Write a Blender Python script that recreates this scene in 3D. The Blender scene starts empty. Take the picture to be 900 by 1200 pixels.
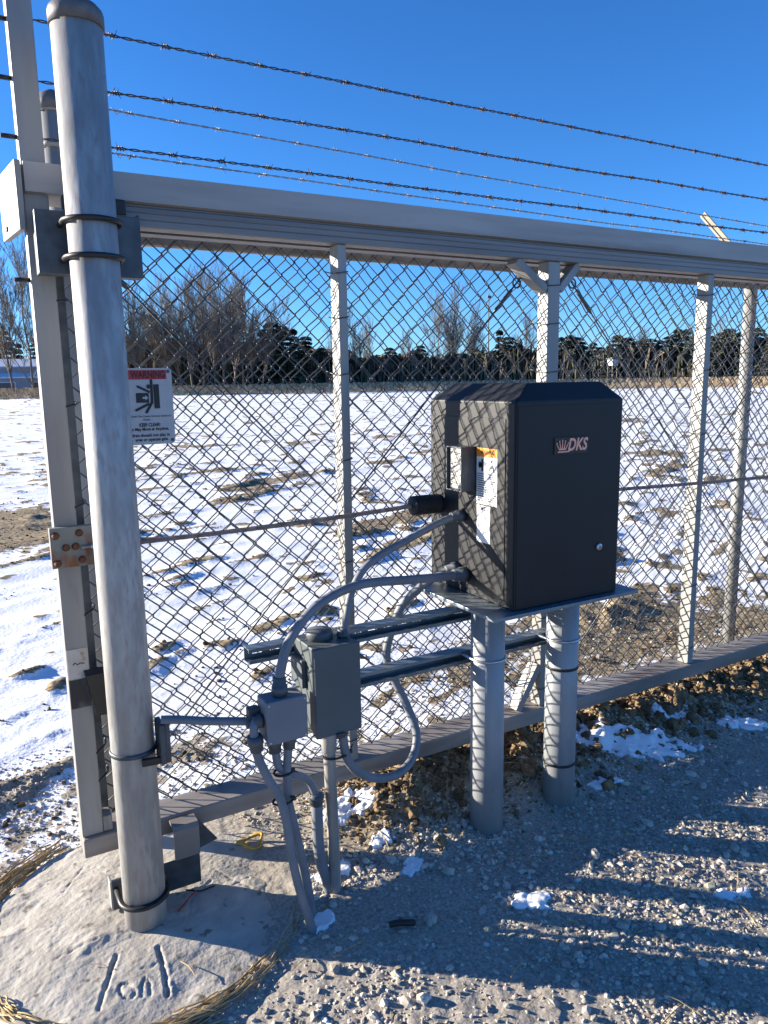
import bpy, bmesh, math, random
import numpy as np
from mathutils import Matrix, Vector
random.seed(7)
rng = np.random.default_rng(7)
S = bpy.context.scene
COL = S.collection
R = math.radians

# ------------------------------------------------------------------ camera
# world axes: X along the gate (to the right, away), Y away from the camera
# across the gate, Z up; metres; the camera stands at the origin, 1.4 m up
PITCH, ROLL, YAW = R(9.88), R(-.93), R(60.73)
f0 = Vector((math.cos(YAW), math.sin(YAW), 0)); r0 = Vector((math.sin(YAW), -math.cos(YAW), 0)); u0 = Vector((0, 0, 1))
fw = f0*math.cos(PITCH) - u0*math.sin(PITCH)
up = u0*math.cos(PITCH) + f0*math.sin(PITCH)
rt = r0*math.cos(ROLL) + up*math.sin(ROLL)
up = up*math.cos(ROLL) - r0*math.sin(ROLL)
cd = bpy.data.cameras.new('camera'); cam = bpy.data.objects.new('camera', cd); COL.objects.link(cam)
m = Matrix.Identity(4)
for i in range(3):
    m[i][0] = rt[i]; m[i][1] = up[i]; m[i][2] = -fw[i]
m[2][3] = 1.4
cam.matrix_world = m
cd.sensor_width = 36; cd.lens = 36*884/1200; cd.clip_start = .02; cd.clip_end = 5000
S.camera = cam

# ------------------------------------------------------------------ light
SUN_AZ, SUN_EL = 140.3, 13.4          # azimuth counted from +X towards +Y
sx, sy = math.cos(R(SUN_AZ)), math.sin(R(SUN_AZ))
w = bpy.data.worlds.new('World'); S.world = w; w.use_nodes = True
nt = w.node_tree; bgn = nt.nodes['Background']
sky = nt.nodes.new('ShaderNodeTexSky'); sky.sky_type = 'NISHITA'; sky.sun_disc = False
sky.sun_elevation = R(SUN_EL); sky.sun_rotation = math.atan2(sx, sy)
sky.altitude = 250; sky.air_density = .8; sky.dust_density = 0; sky.ozone_density = 6.5
hs = nt.nodes.new('ShaderNodeHueSaturation'); hs.inputs['Saturation'].default_value = 1.06; hs.inputs['Hue'].default_value = .502
nt.links.new(sky.outputs[0], hs.inputs['Color']); nt.links.new(hs.outputs[0], bgn.inputs[0])
bgn.inputs[1].default_value = .084
sd = bpy.data.lights.new('sun', 'SUN'); sd.energy = 5; sd.angle = R(.5); sd.color = (1, .90, .75)
so = bpy.data.objects.new('sun', sd); COL.objects.link(so)
sv = Vector((sx*math.cos(R(SUN_EL)), sy*math.cos(R(SUN_EL)), math.sin(R(SUN_EL))))
so.rotation_euler = sv.to_track_quat('Z', 'Y').to_euler()
S.view_settings.view_transform = 'Standard'; S.view_settings.look = 'None'
S.view_settings.exposure = 1.65; S.view_settings.gamma = 1

# ------------------------------------------------------------------ materials
def mat(name, c1, c2=None, scale=8., stretch=(1, 1, 1), rough=.6, metal=0., detail=6., lo=.35, hi=.65,
        bump=0., bscale=None, bdist=.002, spots=None, spot_scale=20, spot_lo=.6, spot_hi=.7, attr=None, spec=.5):
    mt = bpy.data.materials.new(name); mt.use_nodes = True
    n, l = mt.node_tree.nodes, mt.node_tree.links
    b = n['Principled BSDF']; b.inputs['Roughness'].default_value = rough; b.inputs['Metallic'].default_value = metal
    b.inputs['Specular IOR Level'].default_value = spec
    tc = n.new('ShaderNodeTexCoord'); mp = n.new('ShaderNodeMapping'); mp.inputs['Scale'].default_value = stretch
    l.new(tc.outputs['Object'], mp.inputs[0])
    nz = n.new('ShaderNodeTexNoise'); nz.inputs['Scale'].default_value = scale; nz.inputs['Detail'].default_value = detail
    l.new(mp.outputs[0], nz.inputs['Vector'])
    cr = n.new('ShaderNodeValToRGB'); cr.color_ramp.elements[0].position = lo; cr.color_ramp.elements[1].position = hi
    cr.color_ramp.elements[0].color = (*c1, 1); cr.color_ramp.elements[1].color = (*(c2 or c1), 1)
    l.new(nz.outputs[0], cr.inputs[0]); out = cr.outputs[0]
    if spots:
        n2 = n.new('ShaderNodeTexNoise'); n2.inputs['Scale'].default_value = spot_scale; n2.inputs['Detail'].default_value = 4
        l.new(mp.outputs[0], n2.inputs['Vector'])
        r2 = n.new('ShaderNodeMapRange'); r2.inputs[1].default_value = spot_lo; r2.inputs[2].default_value = spot_hi
        l.new(n2.outputs[0], r2.inputs[0])
        mx = n.new('ShaderNodeMix'); mx.data_type = 'RGBA'; mx.inputs[7].default_value = (*spots, 1)
        l.new(r2.outputs[0], mx.inputs[0]); l.new(out, mx.inputs[6]); out = mx.outputs[2]
    if attr:
        at = n.new('ShaderNodeAttribute'); at.attribute_name = attr
        mx = n.new('ShaderNodeMix'); mx.data_type = 'RGBA'; mx.blend_type = 'MULTIPLY'; mx.inputs[0].default_value = 1
        l.new(out, mx.inputs[6]); l.new(at.outputs[0], mx.inputs[7]); out = mx.outputs[2]
    l.new(out, b.inputs['Base Color'])
    if bump:
        n3 = n.new('ShaderNodeTexNoise'); n3.inputs['Scale'].default_value = bscale or scale*4; n3.inputs['Detail'].default_value = 5
        l.new(mp.outputs[0], n3.inputs['Vector'])
        bp = n.new('ShaderNodeBump'); bp.inputs['Strength'].default_value = bump; bp.inputs['Distance'].default_value = bdist
        l.new(n3.outputs[0], bp.inputs['Height']); l.new(bp.outputs[0], b.inputs['Normal'])
    return mt

GALV = mat('galvanised_steel', (.27, .275, .275), (.45, .455, .44), 30, (1, 1, .25), .55, .12, bump=.3, bscale=80, lo=.34, hi=.66, detail=10, spots=(.33, .295, .285), spot_scale=95, spot_lo=.48, spot_hi=.66)
GALV2 = mat('galvanised_fence_pipe', (.24, .245, .24), (.34, .34, .33), 25, (1, 1, .2), .5, .25, bump=.15, bscale=80)
PIPE = mat('stand_pipe_paint', (.25, .265, .28), (.33, .345, .355), 14, (1, 1, .25), .5, .15, bump=.12, bscale=60, spots=(.22, .22, .22), spot_scale=40, spot_lo=.6, spot_hi=.8)
ALU = mat('aluminium', (.22, .215, .205), (.33, .325, .31), 9, (1, 1, .15), .55, .2, bump=.15, bscale=70, spots=(.19, .18, .17), spot_scale=30, spot_lo=.6, spot_hi=.78)
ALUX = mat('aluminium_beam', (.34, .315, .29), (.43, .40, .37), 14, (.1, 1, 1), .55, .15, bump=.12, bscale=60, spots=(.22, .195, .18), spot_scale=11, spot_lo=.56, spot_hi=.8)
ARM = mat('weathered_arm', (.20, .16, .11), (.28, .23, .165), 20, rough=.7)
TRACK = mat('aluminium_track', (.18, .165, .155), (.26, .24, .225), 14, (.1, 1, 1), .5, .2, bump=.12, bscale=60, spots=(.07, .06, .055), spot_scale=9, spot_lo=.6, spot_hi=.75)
RAILM = mat('shaded_rail', (.12, .12, .115), (.18, .175, .17), 20, (.2, 1, 1), .6, .1)  # fence pipe grey darkened, the shade on the rail's underside put into its colour
ALURAIL = mat('aluminium_bottom_rail', (.21, .185, .165), (.32, .29, .265), 12, (.15, 1, 1), .55, .15, bump=.2, bscale=50, spots=(.14, .105, .085), spot_scale=10, spot_lo=.55, spot_hi=.8)
WIRE = mat('mesh_wire', (.055, .055, .055), (.13, .13, .125), 30, rough=.4, metal=.35)
BARB = mat('barbed_wire_dark', (.06, .05, .045), (.13, .10, .09), 30, rough=.6, metal=.4)
BARB2 = mat('barbed_wire_galvanised', (.16, .16, .16), (.24, .24, .24), 30, rough=.5, metal=.3)
DSTEEL = mat('dark_steel', (.045, .055, .065), (.10, .115, .13), 18, rough=.5, metal=.4, bump=.2, bscale=50)
BLACK = mat('black_metal', (.018, .018, .02), (.035, .034, .034), 30, rough=.45, metal=.3)
RUBBER = mat('black_rubber', (.012, .012, .013), (.02, .02, .021), 30, rough=.6)
CAPM = mat('cap_grey', (.11, .11, .115), (.16, .155, .155), 40, rough=.55, metal=.3, bump=.2)
RUSTP = mat('rusty_plate', (.17, .18, .165), (.215, .22, .20), 20, (1, 1, .4), .65, .1, spots=(.19, .075, .025), spot_scale=24, spot_lo=.5, spot_hi=.62, bump=.2)
RUST = mat('rust', (.08, .03, .015), (.16, .065, .03), 60, rough=.85, bump=.5, bscale=120)
CHAINM = mat('rusty_chain', (.20, .135, .105), (.34, .26, .215), 40, rough=.75, metal=.1)
BOX = mat('charcoal_paint', (.0095, .0105, .0135), (.0135, .0145, .0175), 7, (1, 1, .5), .5, lo=.3, hi=.7, bump=.06, bscale=900, bdist=.0004, spec=.35, spots=(.022, .022, .022), spot_scale=11, spot_lo=.66, spot_hi=.9)
PLATE = mat('zinc_plate', (.16, .20, .24), (.24, .28, .31), 20, rough=.42, metal=.5)
STRUT = mat('strut_channel', (.13, .17, .20), (.22, .26, .29), 20, (.3, 1, 1), .4, .55)
ZINC = mat('bright_zinc', (.42, .44, .46), (.58, .59, .6), 40, rough=.3, metal=.8)
DISC = mat('grey_green_enamel', (.082, .098, .104), (.095, .112, .118), 8, rough=.5, bump=.05, bscale=300, spec=.35, spots=(.12, .125, .12), spot_scale=14, spot_lo=.64, spot_hi=.85)
JBOX = mat('grey_plastic', (.165, .175, .20), (.19, .20, .225), 10, rough=.5, spec=.35, spots=(.22, .22, .22), spot_scale=16, spot_lo=.62, spot_hi=.85)
COND = mat('conduit_grey', (.145, .16, .18), (.185, .20, .225), 14, rough=.5, spots=(.24, .23, .21), spot_scale=22, spot_lo=.6, spot_hi=.8, spec=.4)
FIT = mat('fitting_grey', (.07, .08, .09), (.10, .11, .12), 20, rough=.5, spec=.4)
RIGID = mat('rigid_conduit', (.24, .235, .22), (.36, .35, .33), 20, (1, 1, .2), .5, .3, spots=(.17, .14, .11), spot_scale=30, spot_lo=.58, spot_hi=.75)
SIGNW = mat('sign_white', (.42, .42, .43), (.47, .47, .47), 30, rough=.4)
SIGNR = mat('sign_red', (.45, .02, .02), None, rough=.4)
INK = mat('print_black', (.012, .012, .014), None, rough=.5)
INKG = mat('print_grey', (.16, .17, .2), None, rough=.5)
ORANGE = mat('print_orange', (.85, .27, .015), None, rough=.4)
LABW = mat('label_white', (.74, .74, .72), (.8, .8, .78), 30, rough=.35)
LOGO = mat('logo_pink_silver', (.92, .38, .27), (.95, .44, .33), 30, rough=.35)
CONC = mat('concrete', (.38, .35, .30), (.50, .465, .405), 11, rough=.9, detail=9, bump=.5, bscale=90, bdist=.004, spots=(.21, .185, .145), spot_scale=30, spot_lo=.62, spot_hi=.70, spec=.2)
STONE = mat('limestone_gravel', (.32, .29, .245), (.52, .48, .42), 40, rough=.85, attr='tint', bump=.3, bscale=150, spec=.2)
CLOD = mat('soil_clods', (.10, .07, .04), (.22, .155, .09), 22, rough=.95, attr='tint', bump=.6, bscale=90, spec=.15)
STRAW = mat('straw', (.42, .31, .15), (.62, .48, .26), 30, rough=.7, attr='tint')
SNOWM = mat('snow', (.74, .77, .82), (.82, .84, .87), 12, rough=.6, bump=.4, bscale=60, bdist=.006)
BARK = mat('bark', (.10, .085, .07), (.18, .155, .13), 2., rough=.9)
TWIG = mat('twigs', (.10, .088, .076), (.165, .142, .12), .8, rough=.9)
NEEDLE = mat('needles', (.055, .066, .038), (.115, .122, .075), .7, rough=.8, attr='tint')
BRUSH = mat('brush', (.085, .072, .056), (.16, .135, .105), .3, rough=.95, attr='tint')
DRYG = mat('dry_grass', (.36, .26, .15), (.52, .40, .25), .5, rough=.9, attr='tint')
SIDING = mat('siding', (.30, .33, .37), (.36, .39, .43), 2, rough=.7)
DARKW = mat('dark_windows', (.05, .06, .075), (.08, .09, .11), 2, rough=.3)
ROOFS = mat('snowy_roof', (.75, .77, .80), (.80, .82, .84), 1, rough=.6)
YEL = mat('yellow_plastic', (.40, .23, .03), (.52, .31, .05), 60, rough=.5)
REDW = mat('red_insulation', (.35, .03, .03), None, rough=.5)

# ------------------------------------------------------------------ mesh helpers
class MB:
    def __init__(s): s.v = []; s.f = []; s.n = 0; s.sm = []; s.tint = []
    def add(s, v, f, smooth=False, tint=None):
        v = np.asarray(v, float).reshape(-1, 3)
        s.v.append(v)
        for q in f: s.f.append([i + s.n for i in q]); s.sm.append(smooth)
        s.n += len(v)
        s.tint += [tint or (1, 1, 1)]*len(v)
        return s
    def box(s, x0, x1, y0, y1, z0, z1, b=.0, M=None):
        if b <= 0:
            v = [(x, y, z) for x in (x0, x1) for y in (y0, y1) for z in (z0, z1)]
            f = [(0, 1, 3, 2), (4, 6, 7, 5), (0, 4, 5, 1), (2, 3, 7, 6), (0, 2, 6, 4), (1, 5, 7, 3)]
        else:
            bm = bmesh.new(); bmesh.ops.create_cube(bm, size=1)
            for q in bm.verts: q.co = Vector(((x0+x1)/2+q.co.x*(x1-x0), (y0+y1)/2+q.co.y*(y1-y0), (z0+z1)/2+q.co.z*(z1-z0)))
            bmesh.ops.bevel(bm, geom=bm.edges[:], offset=b, segments=2, affect='EDGES', profile=.5)
            bm.verts.index_update(); v = [q.co[:] for q in bm.verts]; f = [[q.index for q in p.verts] for p in bm.faces]; bm.free()
        v = np.array(v)
        if M is not None: v = np.array([(M @ Vector(q))[:] for q in v])
        return s.add(v, f)
    def bar(s, a, b, wx, wy, bev=.0, upv=(0, 0, 1), ext=0):
        a = Vector(a); b = Vector(b); d = (b-a); L = d.length; d.normalize(); u = Vector(upv)
        if abs(d.dot(u)) > .98: u = Vector((0, 1, 0))
        x = u.cross(d).normalized(); y = d.cross(x)
        M = Matrix(((x.x, y.x, d.x, a.x), (x.y, y.y, d.y, a.y), (x.z, y.z, d.z, a.z), (0, 0, 0, 1)))
        return s.box(-wx/2, wx/2, -wy/2, wy/2, -ext, L+ext, bev, M)
    def tube(s, P, r, n=8, cap=True, tint=None, smooth=True):
        P = np.asarray(P, float); k = len(P); r = np.broadcast_to(np.asarray(r, float), (k,))
        T = np.gradient(P, axis=0); T /= np.linalg.norm(T, axis=1)[:, None] + 1e-12
        a = np.array([0, 0, 1.]) if abs(T[0][2]) < .9 else np.array([1., 0, 0])
        N = np.zeros((k, 3)); q = np.cross(T[0], a); N[0] = q/np.linalg.norm(q)
        for i in range(1, k):
            q = N[i-1] - T[i]*np.dot(N[i-1], T[i]); N[i] = q/(np.linalg.norm(q)+1e-12)
        B = np.cross(T, N); an = np.arange(n)*2*math.pi/n
        V = P[:, None] + r[:, None, None]*(np.cos(an)[None, :, None]*N[:, None] + np.sin(an)[None, :, None]*B[:, None])
        f = [(i*n+j, i*n+(j+1) % n, (i+1)*n+(j+1) % n, (i+1)*n+j) for i in range(k-1) for j in range(n)]
        s.add(V, f, smooth, tint)
        if cap:
            o = s.n - k*n
            s.f += [[o+j for j in range(n)][::-1], [o+(k-1)*n+j for j in range(n)]]; s.sm += [False, False]
        return s
    def cyl(s, a, b, r, n=24): return s.tube([a, b], r, n)
    def lathe(s, prof, c, n=32, axis='z'):   # prof: list of (r, h) along the axis
        an = np.arange(n)*2*math.pi/n; V = []
        for r, h in prof:
            for t in an:
                p = (r*math.cos(t), r*math.sin(t), h)
                V.append(p if axis == 'z' else ((p[2], p[0], p[1]) if axis == 'x' else (p[0], p[2], -p[1])))
        V = np.array(V) + np.array(c); k = len(prof)
        f = [(i*n+j, i*n+(j+1) % n, (i+1)*n+(j+1) % n, (i+1)*n+j) for i in range(k-1) for j in range(n)]
        s.add(V, f, True); o = s.n-k*n
        s.f += [[o+j for j in range(n)][::-1], [o+(k-1)*n+j for j in range(n)]]; s.sm += [False, False]
        return s
    def prism(s, poly, x0, x1):     # closed YZ outline swept along X
        k = len(poly); v = [(x0, y, z) for y, z in poly] + [(x1, y, z) for y, z in poly]
        f = [(i, (i+1) % k, k+(i+1) % k, k+i) for i in range(k)] + [list(range(k))[::-1], list(range(k, 2*k))]
        return s.add(v, f)
    def flat(s, pts, o, U, V, N, off=0.):   # flat print: 2-D outline on the plane o + uU + vV
        o, U, V, N = [np.array(q, float) for q in (o, U, V, N)]
        p = [o + u*U + v*V + off*N for u, v in pts]
        return s.add(p, [list(range(len(pts)))])
    def build(s, name, material, parent=None, off=None):
        V = np.concatenate(s.v)
        root = parent
        while root is not None and root.parent is not None: root = root.parent
        o3 = np.array(root.location) if root is not None else (np.array(off) if off is not None else np.zeros(3))
        me = bpy.data.meshes.new(name); me.from_pydata((V - o3).tolist(), [], s.f)
        me.polygons.foreach_set('use_smooth', s.sm)
        me.materials.append(material)
        if any(t != (1, 1, 1) for t in s.tint[::7]):
            at = me.attributes.new('tint', 'FLOAT_COLOR', 'POINT')
            at.data.foreach_set('color', np.concatenate([np.array(s.tint), np.ones((len(s.tint), 1))], 1).ravel())
        bm = bmesh.new(); bm.from_mesh(me); bmesh.ops.recalc_face_normals(bm, faces=bm.faces[:]); bm.to_mesh(me); bm.free()
        ob = bpy.data.objects.new(name, me); COL.objects.link(ob)
        if parent is not None: ob.parent = parent
        elif off is not None: ob.location = off
        return ob

def thing(name, label, cat, loc=(0, 0, 0), group=None):
    o = bpy.data.objects.new(name, None); COL.objects.link(o); o.location = loc; o.empty_display_size = .1
    return tag(o, label, cat, group)
def tag(o, label=None, cat=None, group=None, kind=None):
    if label: o['label'] = label
    if cat: o['category'] = cat
    if group: o['group'] = group
    if kind: o['kind'] = kind
    return o
def fast(name, V, F, material, tint=None, smooth=False):    # big meshes straight from arrays; F is (n, 3) or (n, 4)
    me = bpy.data.meshes.new(name); k = F.shape[1]
    me.vertices.add(len(V)); me.vertices.foreach_set('co', np.ascontiguousarray(V, dtype=np.float32).ravel())
    me.loops.add(F.size); me.loops.foreach_set('vertex_index', np.ascontiguousarray(F, dtype=np.int32).ravel())
    me.polygons.add(len(F)); me.polygons.foreach_set('loop_start', np.arange(0, F.size, k, dtype=np.int32))
    me.polygons.foreach_set('use_smooth', np.full(len(F), smooth))
    me.update(calc_edges=True)
    if tint is not None:
        at = me.attributes.new('tint', 'FLOAT_COLOR', 'POINT')
        at.data.foreach_set('color', np.concatenate([tint, np.ones((len(tint), 1))], 1).astype(np.float32).ravel())
    me.materials.append(material)
    ob = bpy.data.objects.new(name, me); COL.objects.link(ob); return ob
def dup(o, parent=None):
    c = o.copy(); COL.objects.link(c)
    if parent is not None: c.parent = parent
    for ch in list(o.children): dup(ch, c)
    return c
def spline(P, n=10):
    P = np.asarray(P, float); Q = np.vstack([2*P[0]-P[1], P, 2*P[-1]-P[-2]]); out = []
    t = np.linspace(0, 1, n, endpoint=False)[:, None]
    for i in range(1, len(Q)-2):
        a, b, c, d = Q[i-1], Q[i], Q[i+1], Q[i+2]
        out.append(.5*((2*b)+(c-a)*t+(2*a-5*b+4*c-d)*t*t+(3*b-a-3*c+d)*t**3))
    out.append(P[-1:]); return np.vstack(out)
def text_faces(body, size, shear=0., bold=0., extrude=0., spacing=1.):
    cu = bpy.data.curves.new('text', 'FONT'); cu.body = body; cu.size = size; cu.shear = shear; cu.offset = bold; cu.extrude = extrude
    cu.align_x = 'CENTER'; cu.align_y = 'CENTER'; cu.resolution_u = 3; cu.space_character = spacing
    ob = bpy.data.objects.new('text', cu); COL.objects.link(ob)
    me = bpy.data.meshes.new_from_object(ob.evaluated_get(bpy.context.evaluated_depsgraph_get()))
    v = np.array([q.co[:] for q in me.vertices]).reshape(-1, 3); f = [list(p.vertices) for p in me.polygons]
    bpy.data.objects.remove(ob); bpy.data.curves.remove(cu); bpy.data.meshes.remove(me)
    return v, f
def put_text(mb, body, size, o, U, V, N, at, width=None, off=.0006, **k):
    v, f = text_faces(body, size, **k)
    if width: v[:, 0] *= width/(v[:, 0].max()-v[:, 0].min())
    o, U, V, N = [np.array(q, float) for q in (o, U, V, N)]
    mb.add(o + (v[:, :1]+at[0])*U + (v[:, 1:2]+at[1])*V + (v[:, 2:3]+off)*N, f)

# ------------------------------------------------------------------ numpy noise
def vnoise(x, y, seed=0):
    xi = np.floor(x).astype(np.int64); yi = np.floor(y).astype(np.int64); fx = x-xi; fy = y-yi
    fx = fx*fx*(3-2*fx); fy = fy*fy*(3-2*fy)
    def h(a, b):
        n = (a*374761393 + b*668265263 + seed*974634777) & 0xffffffff
        n = ((n ^ (n >> 13))*1274126177) & 0xffffffff
        return ((n ^ (n >> 16)) & 0xffff)/65535.
    return (h(xi, yi)*(1-fx)+h(xi+1, yi)*fx)*(1-fy)+(h(xi, yi+1)*(1-fx)+h(xi+1, yi+1)*fx)*fy
def fbm(x, y, o=4, seed=0):
    s = 0; a = .5; t = 0
    for i in range(o): s = s+a*vnoise(x*2**i, y*2**i, seed+i*17); t += a; a *= .5
    return s/t
def sstep(a, b, x): t = np.clip((x-a)/(b-a), 0, 1); return t*t*(3-2*t)

PADC = (.32, 1.945); PADR = .425
def zones(X, Y):
    """height, snow cover, soil share of the ground at X, Y"""
    X = np.asarray(X, float); Y = np.asarray(Y, float)
    D = np.hypot(X, Y)
    h = -.055*(1-sstep(0., .8, X))*sstep(-3, -.2, Y)
    gate = sstep(1.95, 2.35, Y)                                    # 0 drive, 1 field
    mound = np.exp(-((Y-2.03)/.20)**2)*sstep(.78, 1.2, X)*(.085+.06*(fbm(X*3, Y*5, 3, 3)-.4))
    h = h + mound + (fbm(X*1.2, Y*1.2, 3, 5)-.5)*.03
    clod = fbm(X*13, Y*13, 4, 9)
    h = h + mound*1.2*(clod-.5)
    h = h + (fbm(X*40, Y*40, 2, 31)-.5)*.008*(D < 6)
    # field: furrows, drifts and clods
    near = sstep(2.3, 3.2, Y)
    a = R(25); u = X*math.cos(a)+Y*math.sin(a); v = -X*math.sin(a)+Y*math.cos(a)
    n1 = fbm(u*.7, v*2.2, 5, 41); n2 = fbm(u*3.2, v*7, 4, 57); n3 = fbm(u*10, v*16, 3, 71)
    fade = 1/(1+(D/60)**2)
    fh = (n1-.5)*.045 + (n2-.5)*.010 + (n3-.5)*.007*(D < 40)
    lump = np.clip(n2-.57, 0, 1)*np.clip(n1-.36, 0, 1)*2.6
    h = h*(1-near) + near*(-.03 + .05*sstep(.8, 1.8, X)*(1-sstep(3.2, 5, Y)) + fade*(fh + lump*.22))
    # snow and soil shares
    s = .90 - 2.6*np.clip(n2-.60, 0, 1)*3.0 - 1.9*np.clip(n1-.60, 0, 1)*3 - 1.2*np.clip(n3-.62, 0, 1)*2*sstep(.4, .55, n1) + .1*sstep(12, 40, D)
    s = s - .85*np.exp(-(((X-.1)/1.0)**2+((Y-8.6)/1.7)**2)**1.5)            # bare strip left of the gate
    s = s - .75*np.exp(-(((X-3.1)/1.5)**2+((Y-2.8)/.8)**2)**1.2)*(.6+.8*n3)        # thin snow beyond the gate, right
    s = s - .5*(1-sstep(2.7, 3.25, Y+.25*(n1-.5)))*(X < 1.3)               # gravelly verge left
    s = s + .25*np.exp(-(((X-.9)/.35)**2+((Y-2.45)/.25)**2))
    snow = np.where(Y > 2.15, s, .0)
    snow = snow*sstep(2.12, 2.4, Y)
    soil = np.clip(np.exp(-((Y-2.02)/.2)**4)*sstep(.7, 1.05, X) + sstep(2.2, 2.6, Y)*(1-.65*(X < 1.1)*(1-sstep(3.0, 3.4, Y))), 0, 1)
    return h, np.clip(snow, 0, 1), soil
def gz(x, y): return float(zones(np.array([x]), np.array([y]))[0][0])

# ------------------------------------------------------------------ ground sheet
radii = [.25]
while radii[-1] < 900: radii.append(radii[-1]*(1.0075 if radii[-1] < 14 else 1.016 if radii[-1] < 60 else 1.06))
radii = np.array(radii)
az = np.concatenate([np.linspace(R(20), R(102), 330), np.linspace(R(102), R(380), 60)[1:-1]])
RR, AA = np.meshgrid(radii, az, indexing='ij')
GX, GY = RR*np.cos(AA), RR*np.sin(AA)
gh, gs, gsoil = zones(GX, GY)
nr, na = RR.shape
idx = np.arange(nr*na).reshape(nr, na); nx = np.roll(idx, -1, 1)
F = np.stack([idx[:-1], idx[1:], nx[1:], nx[:-1]], -1).reshape(-1, 4)
V = np.stack([GX, GY, gh], -1).reshape(-1, 3)
V = np.vstack([V, [[0, 0, gz(0, 0)]]])
gm = bpy.data.materials.new('ground'); gm.use_nodes = True
n, l = gm.node_tree.nodes, gm.node_tree.links; b = n['Principled BSDF']; b.inputs['Roughness'].default_value = .9; b.inputs['Specular IOR Level'].default_value = .2
tc = n.new('ShaderNodeTexCoord')
def nz(scale, det=6, st=(1, 1, 1)):
    mp = n.new('ShaderNodeMapping'); mp.inputs['Scale'].default_value = st; l.new(tc.outputs['Object'], mp.inputs[0])
    q = n.new('ShaderNodeTexNoise'); q.inputs['Scale'].default_value = scale; q.inputs['Detail'].default_value = det; l.new(mp.outputs[0], q.inputs['Vector']); return q.outputs[0]
def ramp(src, *st):
    q = n.new('ShaderNodeValToRGB'); e = q.color_ramp.elements
    while len(e) < len(st): e.new(.5)
    for k, (p, c) in enumerate(st): e[k].position = p; e[k].color = (*c, 1)
    l.new(src, q.inputs[0]); return q.outputs[0]
def mixc(fac, a, b_):
    q = n.new('ShaderNodeMix'); q.data_type = 'RGBA'; l.new(fac, q.inputs[0]); l.new(a, q.inputs[6]); l.new(b_, q.inputs[7]); return q.outputs[2]
at = n.new('ShaderNodeAttribute'); at.attribute_name = 'tint'
sep = n.new('ShaderNodeSeparateColor'); l.new(at.outputs[0], sep.inputs[0])
gravel = ramp(nz(120, 4), (.3, (.24, .21, .17)), (.7, (.46, .42, .36)))
soilc = ramp(nz(30, 9), (.32, (.085, .065, .042)), (.48, (.22, .17, .105)), (.68, (.44, .355, .225)))
snowc = ramp(nz(3, 6), (.3, (.74, .77, .83)), (.7, (.84, .86, .89)))
base = mixc(sep.outputs[2], gravel, soilc)
ad = n.new('ShaderNodeMath'); ad.operation = 'MULTIPLY_ADD'; l.new(nz(26, 8), ad.inputs[0]); ad.inputs[1].default_value = .62; l.new(sep.outputs[1], ad.inputs[2])
mr = n.new('ShaderNodeMapRange'); mr.inputs[1].default_value = .64; mr.inputs[2].default_value = .72; l.new(ad.outputs[0], mr.inputs[0])
l.new(mixc(mr.outputs[0], base, snowc), b.inputs['Base Color'])
bp = n.new('ShaderNodeBump'); bp.inputs['Strength'].default_value = .6; bp.inputs['Distance'].default_value = .007
l.new(nz(45, 8), bp.inputs['Height']); l.new(bp.outputs[0], b.inputs['Normal'])
tint = np.stack([np.zeros(nr*na+1), np.append(gs.ravel(), 0), np.append(gsoil.ravel(), 0)], -1)
ground = fast('ground', V, F, gm, tint, True)
# close the small hole at the feet of the photographer
hole = MB(); hole.add(np.vstack([V[idx[0]], V[-1:]]), [(j, (j+1) % na, na) for j in range(na)])
hv = np.vstack([V[idx[0]], V[-1:]]); bm = bmesh.new(); bm.from_mesh(ground.data); bm.verts.ensure_lookup_table()
for j in range(na): bm.faces.new((bm.verts[int(idx[0][j])], bm.verts[int(idx[0][(j+1) % na])], bm.verts[nr*na])).smooth = True
bmesh.ops.recalc_face_normals(bm, faces=bm.faces[:]); bm.to_mesh(ground.data); bm.free()
tag(ground, 'gravel drive and snowy ploughed field reaching the horizon', kind='structure')

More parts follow.
